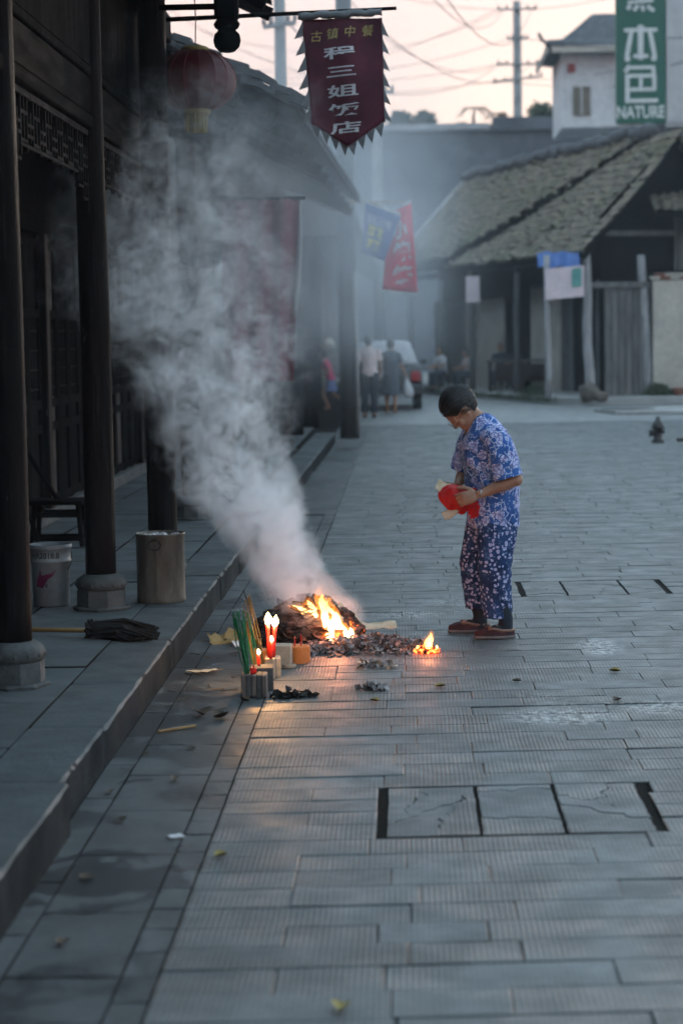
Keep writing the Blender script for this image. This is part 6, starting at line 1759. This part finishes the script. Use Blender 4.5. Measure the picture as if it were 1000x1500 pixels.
# ------------------------------------------------------------------ people further down the street
def passer(loc, h, yaw, label, top, bottom, pose='stand', skirt=False, sleeves='short', hair_m='hair', bag=False, top_len=.52, step=.12):
    k = h / 1.6; loc = Vector(loc)
    f = Vector((cos(yaw), sin(yaw), 0)); l = Vector((-sin(yaw), cos(yaw), 0))
    def W(a, b, z): return loc + (f * a + l * b + UPZ * z) * k
    hipz = .84 if pose != 'sit' else .46
    lean = {'stand': .0, 'run': .16, 'sit': .06, 'walk': .04}[pose]
    b = MB()
    chest = .42
    def tz(t): return W(lean * t, 0, hipz + t * .56)
    hc = W(lean * 1.25 + .03, 0, hipz + .69)
    R = Matrix((f, l, UPZ)).transposed()
    b.ellipsoid(hc, (.095 * k, .078 * k, .118 * k), R, 16, 12); b.ellipsoid(hc + (f * .085 - UPZ * .02) * k, (.018 * k, .014 * k, .022 * k), R, 8, 6)
    b.ellipsoid(hc + (f * .03 - UPZ * .06) * k, (.062 * k, .055 * k, .06 * k), R, 12, 8)
    for s in (-1, 1): b.ellipsoid(hc + (l * .078 * s - UPZ * .01) * k, (.016 * k, .01 * k, .028 * k), R, 8, 6)
    b.tube([tz(.95), hc - UPZ * .04 * k], [.06 * k, .052 * k], 10)
    b.loft([ring(tz(0), .10 * k, .15 * k, 18, f, l), ring(tz(.35), .09 * k, .125 * k, 18, f, l), ring(tz(.75), .105 * k, .16 * k, 18, f, l), ring(tz(.95), .07 * k, .14 * k, 18, f, l), ring(tz(1.0), .05 * k, .07 * k, 18, f, l)])
    legs = []; arms = []
    for s in (-1, 1):
        hip = W(0, .085 * s, hipz)
        if pose == 'sit': kn, an, toe = W(.40, .10 * s, .47), W(.38, .10 * s, .07), W(.52, .11 * s, .03)
        elif pose == 'run': kn, an, toe = (W(.22, .09, .46), W(.06, .09, .10), W(.20, .09, .04)) if s > 0 else (W(-.06, -.09, .44), W(-.38, -.09, .24), W(-.34, -.09, .13))
        else: kn, an, toe = W(step * .5 * s, .09 * s, .45), W(step * s, .09 * s, .07), W(step * s + .16, .10 * s, .03)
        b.tube([hip, hip.lerp(kn, .5), kn, kn.lerp(an, .35), an], [.085 * k, .072 * k, .055 * k, .052 * k, .036 * k], 12); b.tube([an - f * .04 * k - UPZ * .02 * k, an.lerp(toe, .5), toe], [.038 * k, .036 * k, .024 * k], 10)
        legs.append((hip, kn, an))
        sh = tz(.92) + l * .17 * s * k
        if pose == 'sit': el, wr_ = sh + (f * .10 + l * .04 * s - UPZ * .26) * k, sh + (f * .32 - UPZ * .30) * k
        elif pose == 'run': el, wr_ = sh + (f * -.14 * s + l * .06 * s - UPZ * .24) * k, sh + (f * (.12 if s < 0 else -.02) + l * .04 * s - UPZ * .34) * k
        else: el, wr_ = sh + (f * -.02 + l * .06 * s - UPZ * .28) * k, sh + (f * .06 + l * (.16 if bag and s < 0 else .07) * s - UPZ * .50) * k
        b.tube([sh, sh.lerp(el, .5), el, el.lerp(wr_, .5), wr_], [.05 * k, .044 * k, .037 * k, .034 * k, .024 * k], 10)
        d_ = (wr_ - el).normalized(); hand(b, wr_ - d_ * .01, d_, -l * s, size=.95 * k, thumb=-s, curl=(.25, .3, .3))
        arms.append((sh, el, wr_))
    pr_ = obj_from(remeshed(b, .012, 2), 'person', 'skin_far', None, loc)
    tag(pr_, label, 'person', 'people further down the street')
    c = MB()
    c.loft([ring(tz(1 - top_len / .52 * 1.02), .125 * k, .175 * k, 20, f, l), ring(tz(.35), .115 * k, .155 * k, 20, f, l), ring(tz(.75), .125 * k, .185 * k, 20, f, l), ring(tz(.94), .085 * k, .16 * k, 20, f, l), ring(tz(1.0), .065 * k, .085 * k, 20, f, l)])
    for sh, el, wr_ in arms: c.tube([sh - UPZ * .01, sh.lerp(el, .4), sh.lerp(el, .8)], [.068 * k, .066 * k, .068 * k], 12)
    me = remeshed(c, .014, 2, None, 'top'); displaced(me, lambda p: .010 * noise.noise(p * 9)); obj_from(me, 'top', top, pr_)
    c = MB()
    if skirt:
        hem = .40 if pose != 'run' else .50
        c.loft([ring(W(.02, 0, hem + .02), .20 * k, .22 * k, 20, f, l, k=lambda t: .10 * sin(t * 6)), ring(W(.02, 0, hem + .2), .16 * k, .19 * k, 20, f, l), ring(tz(.0), .125 * k, .17 * k, 20, f, l), ring(tz(.22), .105 * k, .145 * k, 20, f, l)])
        obj_from(remeshed(c, .014, 2, None, 'skirt'), 'skirt', bottom, pr_)
    else:
        for hip, kn, an in legs: c.tube([hip + UPZ * .05 * k, hip.lerp(kn, .5), kn, kn.lerp(an, .5), an + UPZ * .03 * k], [.115 * k, .095 * k, .08 * k, .075 * k, .07 * k], 14)
        obj_from(remeshed(c, .014, 2, None, 'trousers'), 'trousers', bottom, pr_)
        for hip, kn, an in legs:
            MB().ellipsoid(an + (f * .06 - UPZ * .035) * k, (.13 * k, .048 * k, .035 * k), R, 14, 8).build('shoe', 'rubber', pr_, True)
    hh = MB().ellipsoid(hc + (UPZ * .018 - f * .016) * k, (.104 * k, .090 * k, .118 * k), R, 20, 14)
    me = hh.mesh('hair'); bm = bmesh.new(); bm.from_mesh(me)
    bmesh.ops.delete(bm, geom=[v for v in bm.verts if (v.co - hc).dot(f) > .03 * k + .6 * (v.co - hc).z or (v.co - hc).z < -.10 * k], context='VERTS'); bm.to_mesh(me); bm.free(); me.shade_smooth()
    obj_from(me, 'hair', hair_m, pr_)
    return arms
passer((-.72, 41.3, 0), 1.62, pi / 2 + .15, 'person in pale shirt and dark trousers standing beside the pole', 'shirt_pale', 'trouser_dark', 'walk', step=.06)
arms = passer((-.30, 43.1, 0), 1.52, pi / 2 - .1, 'person in grey dress carrying a white bag towards the car', 'dress_grey', 'dress_grey', 'walk', True, bag=True, step=.05)
sh, el, wr_ = arms[0]
pb = thing('plastic_bag', wr_ - UPZ * .45, 'white plastic bag hanging from the hand of the person in grey', 'bag')
rr = []
for z, rad in ((-.02, .012), (-.10, .035), (-.20, .075), (-.32, .115), (-.42, .12), (-.47, .08), (-.485, .02)):
    rr.append([wr_ + Vector((rad * cos(a) * (1 + .15 * noise.noise(Vector((cos(a) * 2, sin(a) * 2, z * 9)))) + .10 * -z, rad * .7 * sin(a), z)) for a in (2 * pi * i / 18 for i in range(18))])
MB().loft(rr).build('bag_film', 'white_plastic', pb, True)
passer((-1.62, 45.0, .02), 1.28, -.1 + pi, 'child in pink top and blue skirt running behind the pole', 'cloth_pink', 'skirt_blue', 'run', True)
passer((1.03, 55.5, .15), 1.45, pi + .6, 'person in white top sitting at the edge of the far pavement', 'shirt_white', 'trouser_dark', 'sit')
passer((1.72, 55.3, .15), 1.35, pi + .3, 'person in pale top crouched on a low seat under the eave', 'shirt_pale', 'trouser_dark', 'sit')
passer((2.55, 54.4, .15), 1.55, -pi / 2 - .3, 'person in dark top sitting behind the stall table', 'trouser_dark', 'trouser_dark', 'sit')
passer((2.98, 54.5, .15), 1.48, -pi / 2, 'person in reddish top sitting behind the stall table beside the dark one', 'red_wood', 'trouser_dark', 'sit')
for (x, y, lb) in ((1.03, 55.5, 'low seat below the person in white'), (1.72, 55.3, 'low seat below the crouched person'), (2.55, 54.4, 'seat behind the table below the person in dark'), (2.98, 54.5, 'seat behind the table below the person in reddish top')):
    t_ = thing('low_bench', (x, y, .15), lb, 'seat', 'seats under the eave')
    MB().box((x, y, .47), (.36, .36, .05), bev=.01).build('seat_board', 'door_wood', t_)
    for sx in (-.14, .14):
        for sy in (-.14, .14): MB().box((x + sx, y + sy, .30), (.04, .04, .30)).build('leg', 'door_wood', t_)

# ------------------------------------------------------------------ dark car with a pale top, seen from behind
CX, CY = -.47, 44.9
car = thing('car', (CX, CY + 1.8, 0), 'dark car with pale upper part and red tail lamps parked down the street', 'car')
def crs(y, pts):                                              # half outline mirrored into a closed ring
    half = pts; full = [(x, z) for x, z in half] + [(-x, z) for x, z in half[::-1]]
    return [Vector((CX + x, y, z)) for x, z in full]
lower = [(CY, .92), (CY + .05, .98), (CY + .5, 1.0), (CY + 2.4, 1.0), (CY + 2.9, .98), (CY + 3.7, .90), (CY + 3.95, .78)]
rings = []
for i, (y, zt) in enumerate(lower):
    w = .84 if 0 < i < len(lower) - 1 else .80
    rings.append(crs(y, [(0, .36), (w - .06, .36), (w, .48), (w + .02, .66), (w - .02, zt - .06), (w - .10, zt), (0, zt + .01)]))
o = MB().loft(rings).build('body', 'car_body', car, True)
cab = [(CY + .10, .70, 1.02, 1.03), (CY + .45, .66, 1.02, 1.46), (CY + 1.0, .64, 1.02, 1.52), (CY + 1.9, .64, 1.02, 1.50), (CY + 2.7, .66, 1.0, 1.01)]
rings = []
for y, w, zb, zt in cab: rings.append(crs(y, [(0, zb), (w + .06, zb), (w + .02, zb + (zt - zb) * .5), (w - .06, zt - .03 * (zt > 1.1)), (w - .2, zt), (0, zt + .01)]))
MB().loft(rings).build('cabin', 'car_top', car, True)
MB().extrude_poly([(CX - .55, CY + .13, 1.08), (CX + .55, CY + .13, 1.08), (CX + .48, CY + .42, 1.40), (CX - .48, CY + .42, 1.40)], (0, -.02, .015)).build('rear_window', 'car_top', car)  # pale panel: reflected sky put into the window's colour
for s in (-1, 1):
    MB().extrude_poly([(CX + s * .70, CY + .6, 1.08), (CX + s * .70, CY + 2.3, 1.08), (CX + s * .62, CY + 1.9, 1.42), (CX + s * .62, CY + .8, 1.42)], (s * .015, 0, 0)).build('side_window', 'car_glass', car)
    MB().box((CX + s * .70, CY - .005, .74), (.20, .05, .22), bev=.02).build('tail_lamp', 'car_red', car)
    for y in (CY + .75, CY + 3.15):
        wh = MB().lathe([(.20, -.10), (.30, -.10), (.325, -.07), (.325, .07), (.30, .10), (.20, .10)], (CX + s * .74, y, .325), 24, (1, 0, 0)).build('wheel', 'rubber', car, True)
        MB().lathe([(.02, -.085), (.19, -.085), (.20, .085), (.02, .085)], (CX + s * .74, y, .325), 18, (1, 0, 0)).build('rim', 'steel', wh)
    MB().box((CX + s * .90, CY + 2.3, 1.04), (.14, .10, .12), bev=.03).build('mirror', 'car_body', car)
MB().box((CX, CY - .03, .47), (1.66, .12, .18), bev=.03).build('bumper', 'car_body', car)
MB().box((CX, CY - .02, .80), (.48, .02, .14), bev=.004).build('number_plate', 'white_plastic', car)
# pale hanging lamp by the far house
lm = thing('hanging_lamp', (-1.64, 44, 1.42), 'small pale lamp shade hanging by the far house', 'lamp')
MB().lathe([(.03, 1.62), (.12, 1.57), (.155, 1.47), (.14, 1.42), (.06, 1.40)], (-1.64, 44, 0), 18).build('shade', 'lamp_shade', lm, True)
MB().tube([(-1.64, 44, 1.61), (-1.64, 44, 3.2)], .01, 5).build('cord', 'wire', lm)

# ------------------------------------------------------------------ smoke from the fire
def curve(g, fac, pts):
    nd = g.n('FloatCurve'); g.l(fac, nd.inputs['Value']); c = nd.mapping.curves[0]
    while len(c.points) > 2: c.points.remove(c.points[1])
    c.points[0].location = pts[0]; c.points[1].location = pts[-1]
    for p in pts[1:-1]: c.points.new(*p)
    for p in c.points: p.handle_type = 'AUTO_CLAMPED'
    nd.mapping.update(); return nd.outputs[0]
ZT = 3.4
XCEN = [(0, -0.41), (0.2, -0.53), (0.5, -0.75), (0.8, -0.95), (1.12, -1.07), (1.5, -1.15), (1.84, -1.27), (2.2, -1.35), (2.6, -1.33), (3.4, -1.04)]
RAD = [(0, .25), (.2, .27), (.5, .29), (.8, .36), (1.12, .46), (1.5, .62), (1.84, .76), (2.2, .86), (2.6, .86), (3.4, .80)]
DEN = [(0, 0.0), (.10, .2), (.2, .85), (.5, 1.0), (.8, .85), (1.12, .42), (1.5, .27), (1.84, .17), (2.2, .10), (2.6, .06), (3.4, .0)]
DMAX = 34.0
def smoke_mat():
    m, t = newmat('smoke'); g = N(t)
    pos = g.n('NewGeometry').outputs['Position']
    s0 = g.n('SeparateXYZ'); g.l(pos, s0.inputs[0])
    big = g.noise(pos, 1.7, 1, .5); mid = g.noise(pos, 5.0, 2, .55)
    amp = g.ramp(s0.outputs[2], .05, 1.6, .32, .68)
    wv = g.vmath('SCALE', g.vmath('SUBTRACT', big.outputs['Color'], (.5, .5, .5)), scale=amp)
    wv2 = g.vmath('SCALE', g.vmath('SUBTRACT', mid.outputs['Color'], (.5, .5, .5)), scale=g.math('MULTIPLY', amp, .60))
    p = g.vmath('ADD', g.vmath('ADD', pos, wv), wv2)
    s = g.n('SeparateXYZ'); g.l(p, s.inputs[0])
    zt = g.math('DIVIDE', s.outputs[2], ZT, clamp=True)
    xc = g.math('SUBTRACT', curve(g, zt, [(z / ZT, x + 2) for z, x in XCEN]), 2.0)
    rd = curve(g, zt, [(z / ZT, q) for z, q in RAD])
    dn = curve(g, zt, [(z / ZT, q) for z, q in DEN])
    dx = g.math('SUBTRACT', s.outputs[0], xc)
    dy = g.math('SUBTRACT', s.outputs[1], g.math('MULTIPLY_ADD', s.outputs[2], .62, 11.18))
    d = g.math('DIVIDE', g.math('SQRT', g.math('ADD', g.math('MULTIPLY', dx, dx), g.math('MULTIPLY', g.math('MULTIPLY', dy, dy), 1.0))), rd)
    core = g.ramp(d, 1.0, .25)
    pv = g.vmath('ADD', pos, wv2)
    tex = g.noise(pv, 4.4, 6, .62, 1.2)
    thr = g.ramp(s0.outputs[2], .2, 1.5, .35, .47)
    puff = g.ramp(tex.outputs[0], thr, g.math('ADD', thr, .15))
    rho = g.math('MULTIPLY', g.math('MULTIPLY', core, dn), g.math('MULTIPLY', puff, DMAX))
    v = g.n('VolumePrincipled'); v.inputs['Color'].default_value = (.93, .975, 1.0, 1); v.inputs['Anisotropy'].default_value = .0
    g.l(rho, v.inputs['Density'])
    g.out(None, v.outputs[0]); M['smoke'] = m
    return m
smoke_mat()
rings = []
for z, x in XCEN:
    q = dict(RAD)[z] + .06 + .16 * min(1, z / 1.5)
    rings.append([Vector((x + q * cos(a), 11.18 + .62 * z + q * sin(a), z + (.05 if z == 0 else 0))) for a in (2 * pi * k / 20 for k in range(20))])
sm = MB().loft(rings).build('smoke', 'smoke', origin=(0, 0, 0))
tag(sm, 'white smoke rising from the burning paper and drifting up along the posts', 'smoke', kind='stuff')

# thin smoke drifting on down the street
m, t = newmat('drifting_smoke'); g = N(t); pos = g.n('NewGeometry').outputs['Position']
s = g.n('SeparateXYZ'); g.l(pos, s.inputs[0])
mp = g.n('Mapping'); g.l(pos, mp.inputs[0]); mp.inputs['Scale'].default_value = (.55, .22, .6)
tx = g.noise(mp.outputs[0], 1.6, 2, .55, .5)
ex = g.math('MULTIPLY', g.ramp(s.outputs[0], -2.6, -1.0), g.ramp(s.outputs[0], 1.1, -.6))
ey = g.math('MULTIPLY', g.ramp(s.outputs[1], 13.6, 15.5), g.ramp(s.outputs[1], 44, 34))
ez = g.math('MULTIPLY', g.ramp(s.outputs[2], .8, 2.5), g.ramp(s.outputs[2], 5.6, 3.0))
rho = g.math('MULTIPLY', g.math('MULTIPLY', ex, ey), g.math('MULTIPLY', ez, g.math('MULTIPLY', g.ramp(s.outputs[1], 18, 26, 1.3, 1.0), g.ramp(tx.outputs[0], .32, .68, .008, .07))))
v = g.n('VolumePrincipled'); v.inputs['Color'].default_value = (.86, .93, 1.0, 1); v.inputs['Anisotropy'].default_value = .2
g.l(rho, v.inputs['Density']); g.out(None, v.outputs[0]); M['drifting_smoke'] = m
ds = MB().box((-.15, 28.8, 2.9), (5.0, 30.4, 5.6)).build('drifting_smoke', 'drifting_smoke', origin=(0, 0, 0))
tag(ds, 'thin blue grey smoke hanging over the street behind the fire', 'smoke', kind='stuff')

# evening haze filling the street
m, t = newmat('haze'); g = N(t); v = g.n('VolumePrincipled'); v.inputs['Color'].default_value = (.80, .90, 1.0, 1); v.inputs['Density'].default_value = .0008; v.inputs['Anisotropy'].default_value = .1
g.out(None, v.outputs[0]); M['haze'] = m
tag(MB().box((0, 55, 10.0), (140, 150, 22.2)).build('haze', 'haze', origin=(0, 0, 0)), 'pale blue evening haze over the whole street', 'haze', kind='stuff')
